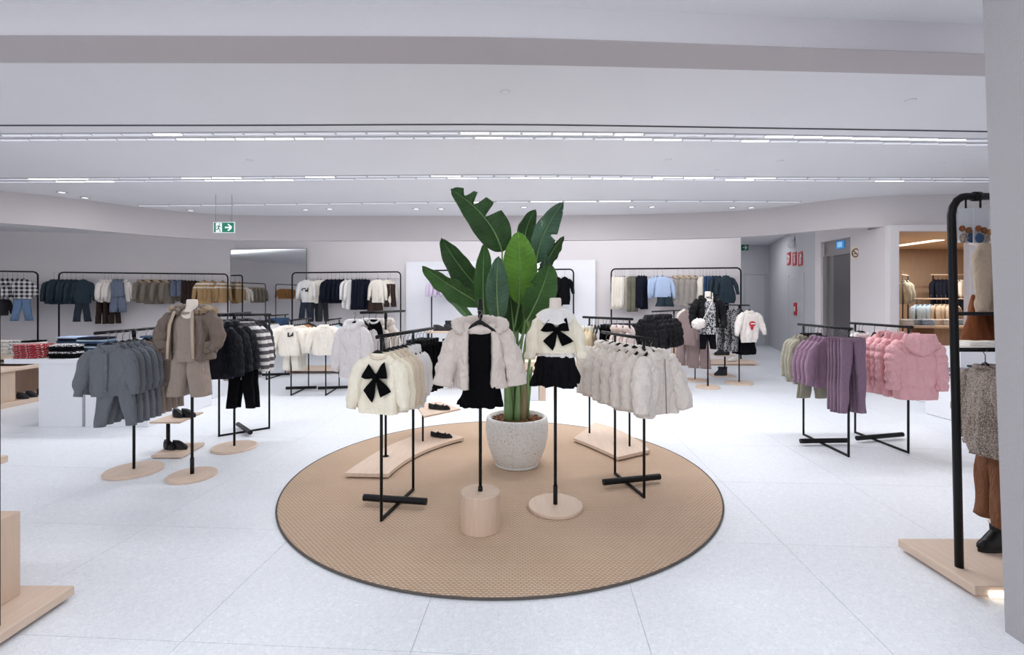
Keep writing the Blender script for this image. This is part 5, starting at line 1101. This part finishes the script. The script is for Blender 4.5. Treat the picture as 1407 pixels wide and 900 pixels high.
# ------------------------------------------------------------------ left tables and folded stacks
def folded_mesh(w, d, h, mat, seed):
    rings = []; n = 14
    for i in range(11):
        x = (i/10-0.5)*w; e = 1-0.10*(abs(i/10-0.5)*2)**4; sag = 0.006*nz(i*0.7+seed, seed, 0)
        rg = []
        for j in range(n):
            a = 2*PI*j/n; c, s_ = math.cos(a), math.sin(a)
            y = d/2*e*math.copysign(abs(c)**0.55, c); z = h/2*(0.92+0.08*e)*math.copysign(abs(s_)**0.45, s_)
            if abs(s_) < 0.05: y *= 0.965
            rg.append((x, y+0.006*nz(i+seed, j*0.3, 1), z+h/2+sag*(0.5+s_*0.2)))
        rings.append(rg)
    return MB().loft(rings, True, True, True).mesh('folded_top', mat)
FM = {}
def stack(where, x, y, z, n, mats, phrase, w=0.3, d=0.27, h=0.028, rz=0.0, name='folded_garment'):
    rnd = random.Random(int(abs(x*977+y*131)*10)); zz = z
    for k in range(n):
        mt = mats[k % len(mats)]; key = (mt, w, d, h, k % 2)
        if key not in FM: FM[key] = folded_mesh(w, d, h, mt, k*3.1+w)
        o = ob(name, FM[key], None, (x+rnd.uniform(-.012, .012), y+rnd.uniform(-.01, .01), zz), rz+rnd.uniform(-0.06, 0.06))
        tag(o, ORD[k]+' '+phrase+' from the bottom, '+where, 'folded top', phrase+' stack, '+where); zz += h*0.98
def tables():
    y0 = 5.66
    o = thing('display_table', 'white display table with folded stacks at left', 'table', (-5.3, y0+0.5, 0))
    ob('top', bx((-5.99+5.3, -0.5, 0.745), (-4.28+5.3, 0.75, 0.80), 'table_white', 0.004), o)
    ob('side_block', bx((-5.585+5.3, -0.495, 0.0), (-5.075+5.3, 0.7, 0.745), 'table_white', 0.004), o); ob('side_block', bx((-5.035+5.3, -0.495, 0.0), (-4.29+5.3, 0.7, 0.745), 'table_white', 0.004), o)
    o = thing('display_table', 'second white display table behind the grey cardigan stand', 'table', (-5.2, 7.7, 0))
    ob('top', bx((-1.0, -0.42, 0.745), (0.68, 0.7, 0.80), 'table_white', 0.004), o); ob('side_block', bx((-0.9, -0.415, 0.0), (0.67, 0.65, 0.745), 'table_white', 0.004), o)
    t0 = 0.80
    def sx(px, y): return (px-CX)/FOC*y
    stack('left table front edge', sx(48, 5.84), 5.84, t0, 6, ['red_floral'], 'red patterned folded top', w=0.30, h=0.028, rz=0.12)
    stack('left table front beside the red stack', sx(76, 6.0), 6.0, t0, 5, ['red_cotton', 'red_floral'], 'dark red folded top', w=0.28, h=0.028)
    stack('left table front near the cardigans', sx(96, 5.84), 5.84, t0, 6, ['black_cotton', 'black_cotton', 'knit_white_black'], 'black folded top', w=0.30, h=0.028)
    stack('left table back row', sx(104, 6.2), 6.2, t0, 9, ['mid_denim', 'navy_cotton', 'pale_blue'], 'blue folded top', w=0.28, h=0.026)
    stack('left table back corner', sx(122, 6.32), 6.30, t0, 10, ['cream_cotton', 'white_cotton'], 'cream folded top', w=0.28, h=0.026) if False else None
    stack('left table behind the cardigans', sx(134, 6.0), 6.0, t0, 9, ['mid_denim', 'soft_blue', 'navy_cotton'], 'denim blue folded top', w=0.3, h=0.027)
    stack('left table rear edge', sx(126, 6.42-0.13), 6.29, t0+0.0, 11, ['cream_cotton', 'white_cotton'], 'cream folded top', w=0.2, d=0.22, h=0.026) if False else None
    o = thing('low_table', 'low oak table with pale folded tops at the far left', 'table', (-8.3, 8.0, 0))
    ob('top', bx((-1.0, -0.3, 0.57), (0.75, 0.5, 0.60), 'oak', 0.003), o)
    for x_ in (-0.9, 0.65): ob('side_panel', bx((x_-0.03, -0.28, 0), (x_+0.03, 0.48, 0.57), 'oak_vertical', 0.003), o)
    for k, px in enumerate((-6, 14, 31, 46)): stack('far left low table, pile '+ORD[k]+' from the left', sx(px, 7.9), 7.9, 0.60, 8, [['white_cotton', 'oat_knit'], ['cream_cotton', 'white_cotton'], ['white_cotton', 'knit_white_black'], ['white_cotton', 'black_cotton', 'cream_cotton']][k], 'pale folded top', w=0.22, d=0.26, h=0.03, rz=0.1)
    stack('second white table', -5.6, 7.55, t0, 5, ['mid_denim', 'white_cotton'], 'denim folded top', w=0.3)
    stack('second white table middle', -5.2, 7.55, t0, 5, ['orange_red', 'red_cotton'], 'bright red folded top', w=0.3)
    stack('second white table right end', -4.8, 7.6, t0, 6, ['white_cotton', 'soft_blue'], 'white and blue folded top', w=0.3)
tables()
# oak shelf unit beyond the left table
o = thing('shelf_unit', 'low oak shelf unit with shoes beyond the left table', 'shelf', (-7.3, 6.9, 0))
ob('base_board', bx((-0.6, -1.2, 0.0), (0.31, 0.75, 0.07), 'oak', 0.003), o); ob('top_board', bx((-0.6, -1.2, 0.50), (0.31, 0.75, 0.54), 'oak', 0.003), o)
for yy in (-1.0, -0.18, 0.62): ob('divider', bx((-0.55, yy-0.1 if yy < 0.5 else yy, 0.07), (0.25, yy+0.1, 0.50), 'oak_vertical', 0.002), o)
for k, yy in enumerate((6.95, 7.08, 7.25, 7.4)): shoe('sneaker', (-7.08, yy, 0.07), R(80), ORD[k]+' dark sneaker from the front on the low oak shelf', 'dark sneakers on the low oak shelf', 'charcoal', 0.2)
stack('low oak shelf', -7.3, 7.1, 0.54, 4, ['dark_brown', 'beige_knit'], 'brown folded top', w=0.35)
# ------------------------------------------------------------------ wall racks
def wall_rack(label, A, B, Z, r=0.019, group=None):
    A = Vector((A[0], A[1], 0)); B = Vector((B[0], B[1], 0)); u = (B-A); L = u.length; c = 0.1
    o = thing('garment_rack', label, 'clothes rack', (A.x, A.y, 0), math.atan2(u.y, u.x), group)
    arc = lambda cx, s_: [(cx+s_*c*(-math.cos(R(q_))), 0, Z-c+c*math.sin(R(q_))) for q_ in (0, 25, 50, 75, 90)]
    path = [(0, 0, 0)] + arc(c, 1) + arc(L-c, -1)[::-1] + [(L, 0, 0)]
    ob('frame_tube', MB().tube(path, r, 10).mesh('frame_tube', 'black_metal'), o)
    return o
def wrow(where, A, B, Z, items):
    A = Vector((A[0], A[1], 0)); B = Vector((B[0], B[1], 0)); u = (B-A).normalized(); rz0 = math.atan2(u.y, u.x)
    tot = {}; cnt = {}; rnd = random.Random(len(where))
    for it in items: tot[it[2]] = tot.get(it[2], 0)+1
    for key, px, ph, cat, yaw, dz, dy in items:
        a = (px-CX)/FOC; s_ = (a*A.y-A.x)/(u.x-a*u.y); p = A+u*s_; i = cnt.get(ph, 0); cnt[ph] = i+1
        lab = (ORD[i]+' '+ph+' from the left, '+where) if tot[ph] > 1 else ph+', '+where
        n = Vector((u.y, -u.x, 0))
        place(key, (p.x+n.x*dy, p.y+n.y*dy, Z-0.20+dz), rz0+yaw*(1.2 if yaw > 0.5 else 1)+(rnd.uniform(-.16, .16) if yaw > 0.4 else 0), lab, cat, ph+' row, '+where if tot[ph] > 1 else None, rnd.uniform(0.97, 1.03))
        if dz > -0.2: hanger(Vector((p.x+n.x*dy, p.y+n.y*dy, Z-0.20+dz)), rz0+yaw, 0.19-dz, 'black hanger of the '+(ORD[i]+' ' if tot[ph] > 1 else '')+ph+', '+where, 'hangers, '+where)
def rng(key, x0, x1, n, ph, cat, yaw=1.15, dz=0.0, dy=0.0): return [(key, lerp(x0, x1, k/max(1, n-1)), ph, cat, yaw, dz, dy) for k in range(n)]
Y = lambda px, y: ((px-CX)/FOC*y, y)
# O1 far left
A, B = Y(-60, 11.75), Y(52, 12.35); wall_rack('far left black wall rack with checked shirts', A, B, 2.22)
wrow('far left wall rack', A, B, 2.22, rng('plaid_shirt', 4, 24, 4, 'black checked shirt', 'shirt', 0.9) + [('plaid_shirt', 36, 'open black checked shirt with jeans', 'shirt', 0.1, 0.0, 0.12), ('blue_jeans', 33, 'pair of blue jeans below the shirt', 'jeans', 0.1, -0.50, 0.1)] + rng('dark_top', -12, 2, 2, 'dark hanging top', 'top', 1.0, -0.45))
A, B = Y(81, 12.55), Y(313, 13.45); wall_rack('left black wall rack with denim jackets and parkas', A, B, 2.22)
w_ = 'left wall rack'
wrow(w_, A, B, 2.22, rng('denim_jacket', 74, 104, 6, 'teal denim jacket', 'jacket', 0.9) + [('denim_jacket', 119, 'front facing teal denim jacket', 'jacket', 0.1, 0.0, 0.14), ('dark_jeans', 117, 'pair of dark jeans below the denim jacket', 'jeans', 0.1, -0.52, 0.12)]
     + rng('white_fleece_top', 144, 158, 4, 'white fleece jacket', 'jacket', 0.8) + [('white_fleece_top', 172, 'front facing white fleece jacket', 'jacket', 0.1, 0.0, 0.1), ('grey_vest', 167, 'grey hooded vest', 'vest', 0.0, 0.0, 0.2), ('grey_jeans', 167, 'pair of grey trousers under the vest', 'trousers', 0.0, -0.36, 0.16)]
     + rng('khaki_parka', 196, 232, 4, 'khaki parka with fur hood', 'parka', 0.9) + rng('grey_vest', 240, 250, 2, 'grey denim hooded vest', 'vest', 1.0) + rng('brown_trousers', 255, 268, 4, 'pair of brown trousers', 'trousers', 1.0, 0.0) + [('fair_isle_sweater', 283, 'front facing patterned beige sweater', 'sweater', 0.15, 0.0, 0.12)] + rng('fair_isle_sweater', 292, 306, 2, 'patterned beige sweater', 'sweater', 0.8) + rng('brown_trousers', 140, 158, 3, 'pair of dark low trousers', 'trousers', 1.0, -0.55))
A, B = on_back(401.5, 0.40), on_back(550.5, 0.40); wall_rack('black wall rack with navy jackets right of the mirror', A, B, 2.24)
w_ = 'wall rack beside the mirror'
wrow(w_, A, B, 2.24, [('bear_sweatshirt', 425, 'white sweatshirt with a black drawing', 'sweatshirt', 0.05, 0.0, 0.14), ('dark_jeans', 424, 'pair of dark jeans below the sweatshirt', 'jeans', 0.05, -0.46, 0.12)] + rng('cream_cardigan', 437, 441, 2, 'cream knitted cardigan', 'cardigan', 0.6) + rng('grey_trousers', 432, 444, 2, 'pair of grey trousers', 'trousers', 0.8, -0.42)
     + rng('navy_jacket', 450, 472, 5, 'navy jacket', 'jacket', 0.85) + rng('long_white_top', 477, 483, 2, 'long white shirt', 'shirt', 0.8) + rng('navy_trousers', 490, 502, 4, 'pair of navy trousers', 'trousers', 0.75) + [('cream_cardigan', 522, 'front facing cream cardigan', 'cardigan', 0.05, 0.0, 0.14), ('brown_shorts', 518, 'pair of brown shorts below the cardigan', 'shorts', 0.05, -0.48, 0.12)] + rng('cream_cardigan', 533, 536, 1, 'cream cardigan behind the front one', 'cardigan', 0.6) + rng('brown_trousers', 536, 538, 1, 'pair of brown hanging trousers', 'trousers', 0.6, -0.12))
A, B = on_back(593, 0.55), on_back(788, 0.55); wall_rack('black wall rack behind the plant before the white panel', A, B, 2.26)
wrow('wall rack behind the plant', A, B, 2.26, rng('lilac_top', 596, 634, 7, 'lilac short top', 'top', 0.75, -0.06) + rng('black_jacket', 766, 776, 2, 'long black jacket', 'jacket', 0.5))
A, B = on_back(840, 0.36), on_back(1018, 0.36); wall_rack('black wall rack with blue and teal clothes by the corridor', A, B, 2.27)
w_ = 'wall rack by the corridor'
wrow(w_, A, B, 2.27, rng('cream_trousers', 846, 858, 5, 'pair of cream trousers', 'trousers', 0.75) + rng('olive_trousers', 866, 873, 4, 'pair of olive trousers', 'trousers', 0.9) + rng('navy_trousers', 878, 885, 3, 'pair of dark denim trousers', 'trousers', 0.9, 0.02) + [('blue_shirt', 909, 'front facing pale blue shirt', 'shirt', 0.05, 0.0, 0.14), ('teal_shorts', 912, 'pair of teal shorts below the blue shirt', 'shorts', 0.05, -0.40, 0.12)] + rng('blue_shirt', 899, 903, 2, 'pale blue shirt behind', 'shirt', 0.7)
     + rng('fur_vest', 931, 955, 4, 'grey fur hooded vest', 'vest', 0.55) + rng('cream_cardigan', 962, 966, 2, 'cream knitted cardigan', 'cardigan', 0.9) + rng('mid_jeans', 971, 979, 3, 'pair of blue jeans', 'jeans', 0.8) + [('teal_dress', 995, 'front facing teal denim dress', 'dress', 0.05, 0.0, 0.14)] + rng('teal_dress', 984, 989, 2, 'teal denim dress behind', 'dress', 0.7) + rng('navy_trousers', 988, 996, 2, 'pair of navy low trousers', 'trousers', 0.7, -0.42))
# racks along the far left wall, seen in the mirror
for k, (y0, y1, kk) in enumerate(((7.6, 10.4, ('khaki_parka', 'cream_cardigan', 'fair_isle_sweater')), (4.2, 7.0, ('plaid_shirt', 'white_fleece_top', 'camel_top')))):
    A, B = (-12.6, y0), (-12.6, y1); wall_rack(('rear', 'front')[k]+' black rack along the far left wall, seen in the mirror', A, B, 2.2)
    for q_ in range(12):
        key = kk[q_ // 4]; place(key, (-12.6, y0+0.25+q_*0.2, 2.0), R(90)+0.6, ORD[q_]+' hanging garment from the front on the '+('rear', 'front')[k]+' mirrored rack', 'garment', 'garments on the '+('rear', 'front')[k]+' mirrored rack')
# ------------------------------------------------------------------ mid left racks
def mid_rack(label, a, b, Z, cyl, over=(0.06, 0.12)): return H_rack(label, a, b, Z, over, cyl)
a, b = F(400, 543.7), F(424, 532); o, u, L = mid_rack('black clothes rack with cream sweatshirts left of the aisle', a, b, 1.18, (F(393, 537), F(435, 536)))
row('cream sweatshirt rack', a-u*0.08, b+u*0.1, 1.18, [('print_sweatshirt', 0.0, 'cream sweatshirt with a small black print', 'sweatshirt', {'fix': 1, 'dz': 0.02})] + [('cream_sweatshirt', 0.14+0.1*k, 'plain cream sweatshirt', 'sweatshirt', {'yaw': 0.3}) for k in range(4)] + [('camel_top', 0.56+0.09*k, 'camel brown sweatshirt', 'sweatshirt', {'yaw': 0.3}) for k in range(2)] + [('dark_top', 0.76+0.09*k, 'dark grey sweatshirt', 'sweatshirt', {'yaw': 0.3}) for k in range(2)] + [('cream_trousers', 0.05+0.11*k, 'pair of cream trousers', 'trousers', {'dz': -0.12, 'nohang': 1, 'scale': 0.72}) for k in range(4)] + [('white_sweatshirt', 0.2+0.12*k, 'white sweatshirt', 'sweatshirt', {'dx': 0.16, 'yaw': 0.5, 'nohang': 1}) for k in range(2)], hk=0.085)
a, b = F(447.6, 543.7), F(466, 532); o, u, L = mid_rack('black clothes rack with white sweatshirts beside the cream rack', a, b, 1.18, (F(437, 537), F(478, 535.5)))
row('white sweatshirt rack', a-u*0.08, b+u*0.1, 1.18, [('cream_sweatshirt', 0.0, 'front cream sweatshirt', 'sweatshirt', {'fix': 1, 'dz': 0.03})] + [('white_sweatshirt', 0.12+0.1*k, 'white sweatshirt', 'sweatshirt', {'yaw': 0.25}) for k in range(3)] + [('blue_sweatshirt', 0.45+0.1*k, 'pale blue sweatshirt', 'sweatshirt', {'yaw': 0.2}) for k in range(2)] + [('dark_top', 0.68+0.1*k, 'dark grey sweatshirt', 'sweatshirt', {'yaw': 0.2}) for k in range(3)], hk=0.085)
a, b = F(366, 522), F(392, 514); o, u, L = mid_rack('black clothes rack with blue jeans behind the cream sweatshirts', a, b, 1.20, (F(360, 518), F(398, 517)))
row('blue jeans rack', a-u*0.05, b+u*0.1, 1.20, [('mid_jeans', 0.35+0.07*k, 'pair of blue jeans', 'jeans', {'clip': True, 'yaw': 0.3, 'scale': 0.85, 'dz': 0.04}) for k in range(5)] + [('long_white_top', 0.0+0.07*k, 'long white shirt', 'shirt', {'yaw': 0.5, 'scale': 0.9, 'dx': 0.04}) for k in range(4)], hk=0.085)
# oak bench behind the sweatshirts
p0, p1 = F(388, 514), F(452, 514); o = thing('bench', 'long low oak bench behind the white sweatshirt racks', 'bench', (p0.x, p0.y, 0))
ob('board', bx((0, 0, 0.06), (1.35, 0.5, 0.11), 'oak', 0.004), o); ob('bench_foot', bx((0.08, 0.05, 0), (0.16, 0.45, 0.06), 'oak_side'), o); ob('bench_foot', bx((1.19, 0.05, 0), (1.27, 0.45, 0.06), 'oak_side'), o)
# shoe tables behind
pt = Vector((-1.28, 8.2, 0)); o = thing('shoe_table', 'oak shoe table behind the black trousers', 'table', pt)
tz = 0.98
ob('top', bx((-0.15, -0.3, tz-0.03), (1.25, 0.4, tz), 'oak', 0.003), o); ob('shelf', bx((0.05, -0.28, 0.72), (1.2, 0.4, 0.745), 'oak', 0.003), o); ob('shelf', bx((0.05, -0.28, 0.40), (1.2, 0.4, 0.425), 'oak', 0.003), o)
for x_ in (0.22, 1.1): ob('leg', bx((x_-0.03, -0.02, 0), (x_+0.03, 0.06, tz-0.03), 'oak_vertical', 0.003), o)
ob('leg', bx((-0.12, -0.28, 0), (-0.09, -0.25, tz-0.03), 'black_metal'), o)
for k, (x_, y_, mt) in enumerate(((-1.25+0.05, 8.05, 'charcoal'), (-1.25+0.22, 8.08, 'charcoal'), (-1.25+0.40, 8.05, 'navy_cotton'), (-1.25+0.56, 8.1, 'navy_cotton'), (-1.05, 8.3, 'charcoal'))): shoe('boot' if k in (4,) else 'sneaker', (x_, y_, tz), R(95+8*k), ORD[k]+' dark shoe from the left on the oak shoe table top', None, mt, 0.24)
for k in range(3): shoe('sneaker', (-1.05+0.2*k, 8.05, 0.745), R(90), ORD[k]+' black shoe from the left on the oak table shelf', None, 'black_leather', 0.24)
for k in range(3): shoe('sneaker', (-1.05+0.2*k, 8.05, 0.425), R(90), ORD[k]+' black shoe from the left on the lowest oak shelf', None, 'black_leather', 0.24)
o = thing('display_block', 'white and oak display block right of the plant stems', 'display block', (0.28, 7.45, 0))
ob('white_block', bx((-0.45, -0.3, 0.0), (0.12, 0.5, 0.42), 'table_white', 0.004), o); ob('oak_panel', bx((0.125, -0.32, 0.0), (0.22, 0.5, 0.46), 'oak_vertical', 0.003), o); ob('top_board', bx((-0.47, -0.33, 0.46), (0.24, 0.5, 0.58), 'oak', 0.003), o)
ob('block_riser', bx((-0.4, -0.25, 0.42), (0.12, 0.45, 0.46), 'oak_side'), o)
# ------------------------------------------------------------------ mid right group
T = T_stand
pP = Vector((Y(926, 8.2)[0], 8.2, 0)); A, B = Y(896, 7.7), Y(934, 8.75); T('disc_stand', 'black rail stand with black puffer jackets behind the fur coats', pP, A, B, 1.31, 0.2)
row('black puffer stand', A, B, 1.31, [('black_puffer', 0.03+0.16*k, 'black hooded puffer jacket', 'jacket', {'yaw': -0.25+0.2*min(k, 2), 'scale': 1.12, 'dx': 0.04}) for k in range(5)], hk=0.075)
pq = F(955, 523); A, B = Y(946, 8.6), Y(958, 9.4); T('disc_stand', 'black rail stand with mauve jackets on an oak disc', pq, A, B, 1.42, 0.215)
row('mauve jacket stand', A, B, 1.42, [('mauve_jacket', 0.0, 'mauve brown jacket', 'jacket', {'yaw': -0.6, 'scale': 1.05}), ('mauve_jacket', 0.14, 'mauve brown jacket', 'jacket', {'yaw': -0.6}), ('mauve_brown_trousers', 0.05, 'pair of mauve wide trousers', 'trousers', {'dz': -0.42, 'nohang': 1, 'dx': -0.18}), ('cream_cardigan', 0.24, 'cream hanging cardigan', 'cardigan', {'yaw': -0.7, 'dx': 0.1}), ('mauve_brown_trousers', 0.2, 'pair of mauve wide trousers', 'trousers', {'dz': -0.42, 'nohang': 1, 'dx': 0.08})], hk=0.08)
pm = F(972.6, 532.5); mannequin('headless mannequin in a black puffer and spotted dress on an oak disc', pm, 1.645, 1.0, 0.20, 1.1, 0.05)
o = thing('spotted_dress', 'black and white spotted dress on the black puffer mannequin', 'dress', (pm.x+0.02, pm.y, 1.535)); ob('body', body_mb(L=0.62, wn=0.06, ws=0.13, wh=0.15, d=0.085, dh=0.10, ns=40, nr=20, fold=0.01, seed=81).mesh('body', 'spotted'), o); ob('neckband', ring_mb(0.055, 0.055, 0.022, 0, 20, 8).mesh('neckband', 'spotted'), o)
o = thing('leggings', 'black leggings below the spotted dress', 'leggings', (pm.x+0.0, pm.y, 1.02)); ob('legs', trousers_mb(L=0.36, w=0.12, d=0.06, crotch=0.1, leg=0.06, hem=0.045).mesh('legs', 'black_cotton'), o)
o = thing('puffer_jacket', 'open black puffer jacket on the spotted dress mannequin', 'jacket', (pm.x, pm.y, 1.53))
ob('body', body_mb(L=0.50, wn=0.10, ws=0.175, wh=0.19, d=0.11, dh=0.12, gap=0.5, th=0.02, ns=40, nr=30, puff=0.014, ph=0.1, fold=0.012, seed=82, drop=0.05).mesh('body', 'black_nylon'), o)
for sx in (-1, 1): ob('sleeve', sleeve_mb([(sx*0.14, 0, -0.05), (sx*0.215, 0, -0.15), (sx*0.26, 0, -0.32), (sx*0.25, -0.05, -0.50)], (0.08, 0.078, 0.07, 0.055), n=14, nr=24, puff=0.014, ph=0.09, seed=83).mesh('sleeve', 'black_nylon'), o)
ob('hood', ring_mb(0.11, 0.09, 0.055, 0.0, 26, 10, dip=0.05, a0=-PI/2+0.5, a1=1.5*PI-0.5, furry=0.006).mesh('hood', 'black_nylon'), o)
pb = W(960, 445, pm.y-0.16); o = thing('shoulder_bag', 'small white fluffy bag hanging across the black puffer mannequin', 'bag', pb)
ob('pouch', ell_mb((0, 0, 0), (0.115, 0.05, 0.085), 20, 14, 0.4, 2).mesh('pouch', 'white_fleece'), o); ob('flap', ell_mb((0.02, -0.03, 0.045), (0.085, 0.035, 0.04), 16, 10, 0.15, 4).mesh('flap', 'white_fleece'), o)
ob('strap', MB().tube([(0.06, 0.0, 0.05), (0.15, -0.01, 0.22), (0.24, 0.01, 0.40), (0.27, 0.10, 0.52)], 0.007, 6).mesh('strap', 'white_rubber'), o)
p3 = F(1015.6, 527); A, B = (p3.x+0.06, p3.y-0.25), (p3.x-0.10, p3.y+0.45); T('disc_stand', 'black rail stand with a printed white sweatshirt on an oak disc', p3, A, B, 1.405, 0.235)
row('printed sweatshirt stand', A, B, 1.405, [('star_sweatshirt', 0.0, 'white sweatshirt with a red lips print', 'sweatshirt', {'fix': 1, 'yaw': 0.15, 'scale': 1.08})] + [('spotted_dress', 0.2+0.1*k, 'spotted black dress', 'dress', {'yaw': 0.5, 'dx': 0.10+0.07*k}) for k in range(3)] + [('black_skirt', 0.14+0.1*k, 'black skirt', 'skirt', {'dz': -0.42, 'nohang': 1, 'dx': -0.06}) for k in range(3)], hk=0.08)
pz4 = F(996, 517); o = thing('shoe_stand', 'small oak board shoe stand with black boots near the corridor', 'shoe stand', (pz4.x, pz4.y, 0))
ob('base_board', bx((-0.27, -0.13, 0.0), (0.17, 0.22, 0.024), 'oak', 0.002), o); ob('post', MB().tube([(0, 0, 0.024), (0, 0, 0.40)], 0.015, 10).mesh('post', 'black_metal'), o); ob('shelf_board', bx((-0.2, -0.1, 0.40), (0.17, 0.22, 0.416), 'oak', 0.002), o)
for k in range(2):
    shoe('boot', (pz4.x-0.14+0.09*k, pz4.y-0.03, 0.024), R(-70), ('left', 'right')[k]+' black boot on the small oak shoe stand', None, 'charcoal', 0.2)
    shoe('boot', (pz4.x-0.12+0.12*k, pz4.y, 0.416), R(-80), ('left', 'right')[k]+' black boot on the raised shelf of the shoe stand', None, 'charcoal', 0.2)
# long oak plinth under the corridor wall rack
p0 = F(905, 502); o = thing('rack_plinth', 'long low oak plinth with shoes under the corridor wall rack', 'plinth', (p0.x, p0.y, 0))
ob('board', bx((0.0, -0.05, 0.03), (2.25, 0.48, 0.085), 'oak', 0.003), o); ob('plinth_base', bx((0.03, 0.0, 0.0), (2.2, 0.46, 0.03), 'oak_side'), o); ob('riser', bx((0.42, 0.1, 0.085), (0.6, 0.4, 0.40), 'oak_vertical', 0.003), o)
for k, (px, mt) in enumerate(((917, 'black_leather'), (948, 'white_rubber'), (954, 'white_rubber'), (965, 'white_rubber'), (971, 'white_rubber'), (1006, 'white_rubber'))):
    q_ = Y(px, p0.y+0.08); shoe('sneaker', (q_[0], q_[1], 0.085), R(-70), ORD[k]+' sneaker from the left on the long oak plinth', None, mt, 0.24)
# oak counter with dark folded jumpers behind the fur coats
p0 = Vector((Y(866, 9.8)[0], 9.8, 0)); o = thing('display_table', 'pale oak table with dark folded tops behind the fur coats', 'table', p0)
ob('top', bx((-0.55, -0.3, 0.86), (0.55, 0.35, 0.90), 'oak', 0.003), o)
for x_ in (-0.5, 0.5): ob('side_panel', bx((x_-0.03, -0.28, 0), (x_+0.03, 0.33, 0.86), 'oak_vertical', 0.003), o)
stack('pale oak table', p0.x-0.2, p0.y, 0.90, 4, ['charcoal', 'navy_cotton'], 'dark folded top', w=0.36, h=0.03); stack('pale oak table right side', p0.x+0.2, p0.y, 0.90, 4, ['navy_cotton', 'charcoal'], 'navy folded top', w=0.36, h=0.03)
# ------------------------------------------------------------------ right white steps and alcove
o = thing('display_block', 'low white display block with lilac folded tops at right', 'display block', (5.46, 5.1, 0)); ob('block', bx((0, 0, 0.004), (1.4, 1.25, 0.51), 'table_white', 0.004), o); ob('block_base', bx((0.01, 0.01, 0), (1.39, 1.24, 0.004), 'shadow_gap'), o)
o = thing('display_block', 'higher white display block with cream folded tops at right', 'display block', (6.02, 6.45, 0)); ob('block', bx((0, 0, 0.004), (1.5, 0.9, 0.80), 'table_white', 0.004), o); ob('block_base', bx((0.01, 0.01, 0), (1.49, 0.89, 0.004), 'shadow_gap'), o)
stack('low white block', 5.66, 6.1, 0.51, 4, ['lilac', 'purple_grey'], 'lilac folded top', w=0.32, h=0.03, rz=0.1); stack('low white block right side', 6.0, 6.05, 0.51, 5, ['purple_grey', 'charcoal', 'lilac'], 'purple grey folded top', w=0.32, h=0.032); stack('low white block front', 5.75, 5.65, 0.51, 3, ['lilac', 'white_cotton'], 'pale lilac folded top', w=0.32, h=0.03)
stack('high white block', 6.5, 6.75, 0.80, 5, ['cream_cotton', 'white_cotton'], 'cream folded top', w=0.34, h=0.026); stack('high white block right side', 6.9, 6.75, 0.80, 4, ['white_cotton', 'cream_cotton'], 'white folded top', w=0.34, h=0.026)
# alcove
o = thing('oak_table', 'round fronted oak table with folded tops in the timber alcove', 'table', (8.55, 9.8, 0))
rings = [[(0.95*math.cos(2*PI*j/40), 0.55*math.sin(2*PI*j/40), z) for j in range(40)] for z in (0.95, 0.99)]
ob('top', MB().loft(rings, True, True, True).mesh('top', 'panel_wood_light', False), o); ob('front_panel', bx((-0.2, -0.3, 0.0), (0.6, 0.3, 0.95), 'panel_wood', 0.004), o)
rn = random.Random(8)
for k in range(7): stack('alcove table', 7.85+0.22*k, 9.62+0.10*(k % 2), 0.99, 4, [('white_cotton', 'soft_blue', 'pale_blue', 'cream_cotton')[k % 4]], ORD[k]+' pair of pale folded top', w=0.2, d=0.3, h=0.03, rz=rn.uniform(-.4, .4))
def alc_rail(label, A, B, Z): 
    o = thing('alcove_rail', label, 'clothes rail', (A[0], A[1], 0)); d = (B[0]-A[0], B[1]-A[1])
    ob('rail', MB().tube([(0, 0, Z), (d[0], d[1], Z)], 0.015, 8).mesh('rail', 'oak_side'), o)
    for q_ in (0.05, 0.95): ob('post', MB().tube([(d[0]*q_, d[1]*q_, 0), (d[0]*q_, d[1]*q_, Z)], 0.012, 8).mesh('post', 'black_metal'), o)
A, B = Y(1256, 10.4), Y(1332, 10.4); alc_rail('lower alcove rail with pale jackets', A, B, 1.52)
wrow('lower alcove rail', A, B, 1.60, rng('ice_jacket', 1259, 1279, 4, 'pale blue jacket', 'jacket', 0.5) + rng('sand_top', 1287, 1312, 5, 'sand beige knitted top', 'top', 0.5))
A, B = Y(1279, 11.5), Y(1340, 11.5); alc_rail('upper alcove rail with dark jackets', A, B, 2.1)
wrow('upper alcove rail', A, B, 2.18, rng('navy_jacket', 1284, 1300, 4, 'navy short jacket', 'jacket', 0.5) + rng('cream_sweatshirt', 1314, 1322, 2, 'cream sweatshirt', 'sweatshirt', 0.5) + rng('navy_trousers', 1312, 1322, 3, 'pair of navy low trousers', 'trousers', 0.6, -0.4))
A, B = Y(1232, 11.1), Y(1246, 11.3); 
alc_rail('short alcove rail at the left wall', Y(1240, 10.6), Y(1248, 10.9), 2.05)
wrow('short alcove rail', Y(1239, 10.6), Y(1248, 10.9), 2.13, rng('sage_top', 1241, 1245, 2, 'grey green hanging top', 'top', 0.6))
o = thing('alcove_light', 'bright rectangular light in the timber ceiling', 'light', (Y(1261, 10.7)[0], 10.7, 2.77)); ob('diffuser', bx((-0.10, -0.55, -0.012), (0.10, 0.55, 0.0), 'led_warm'), o)
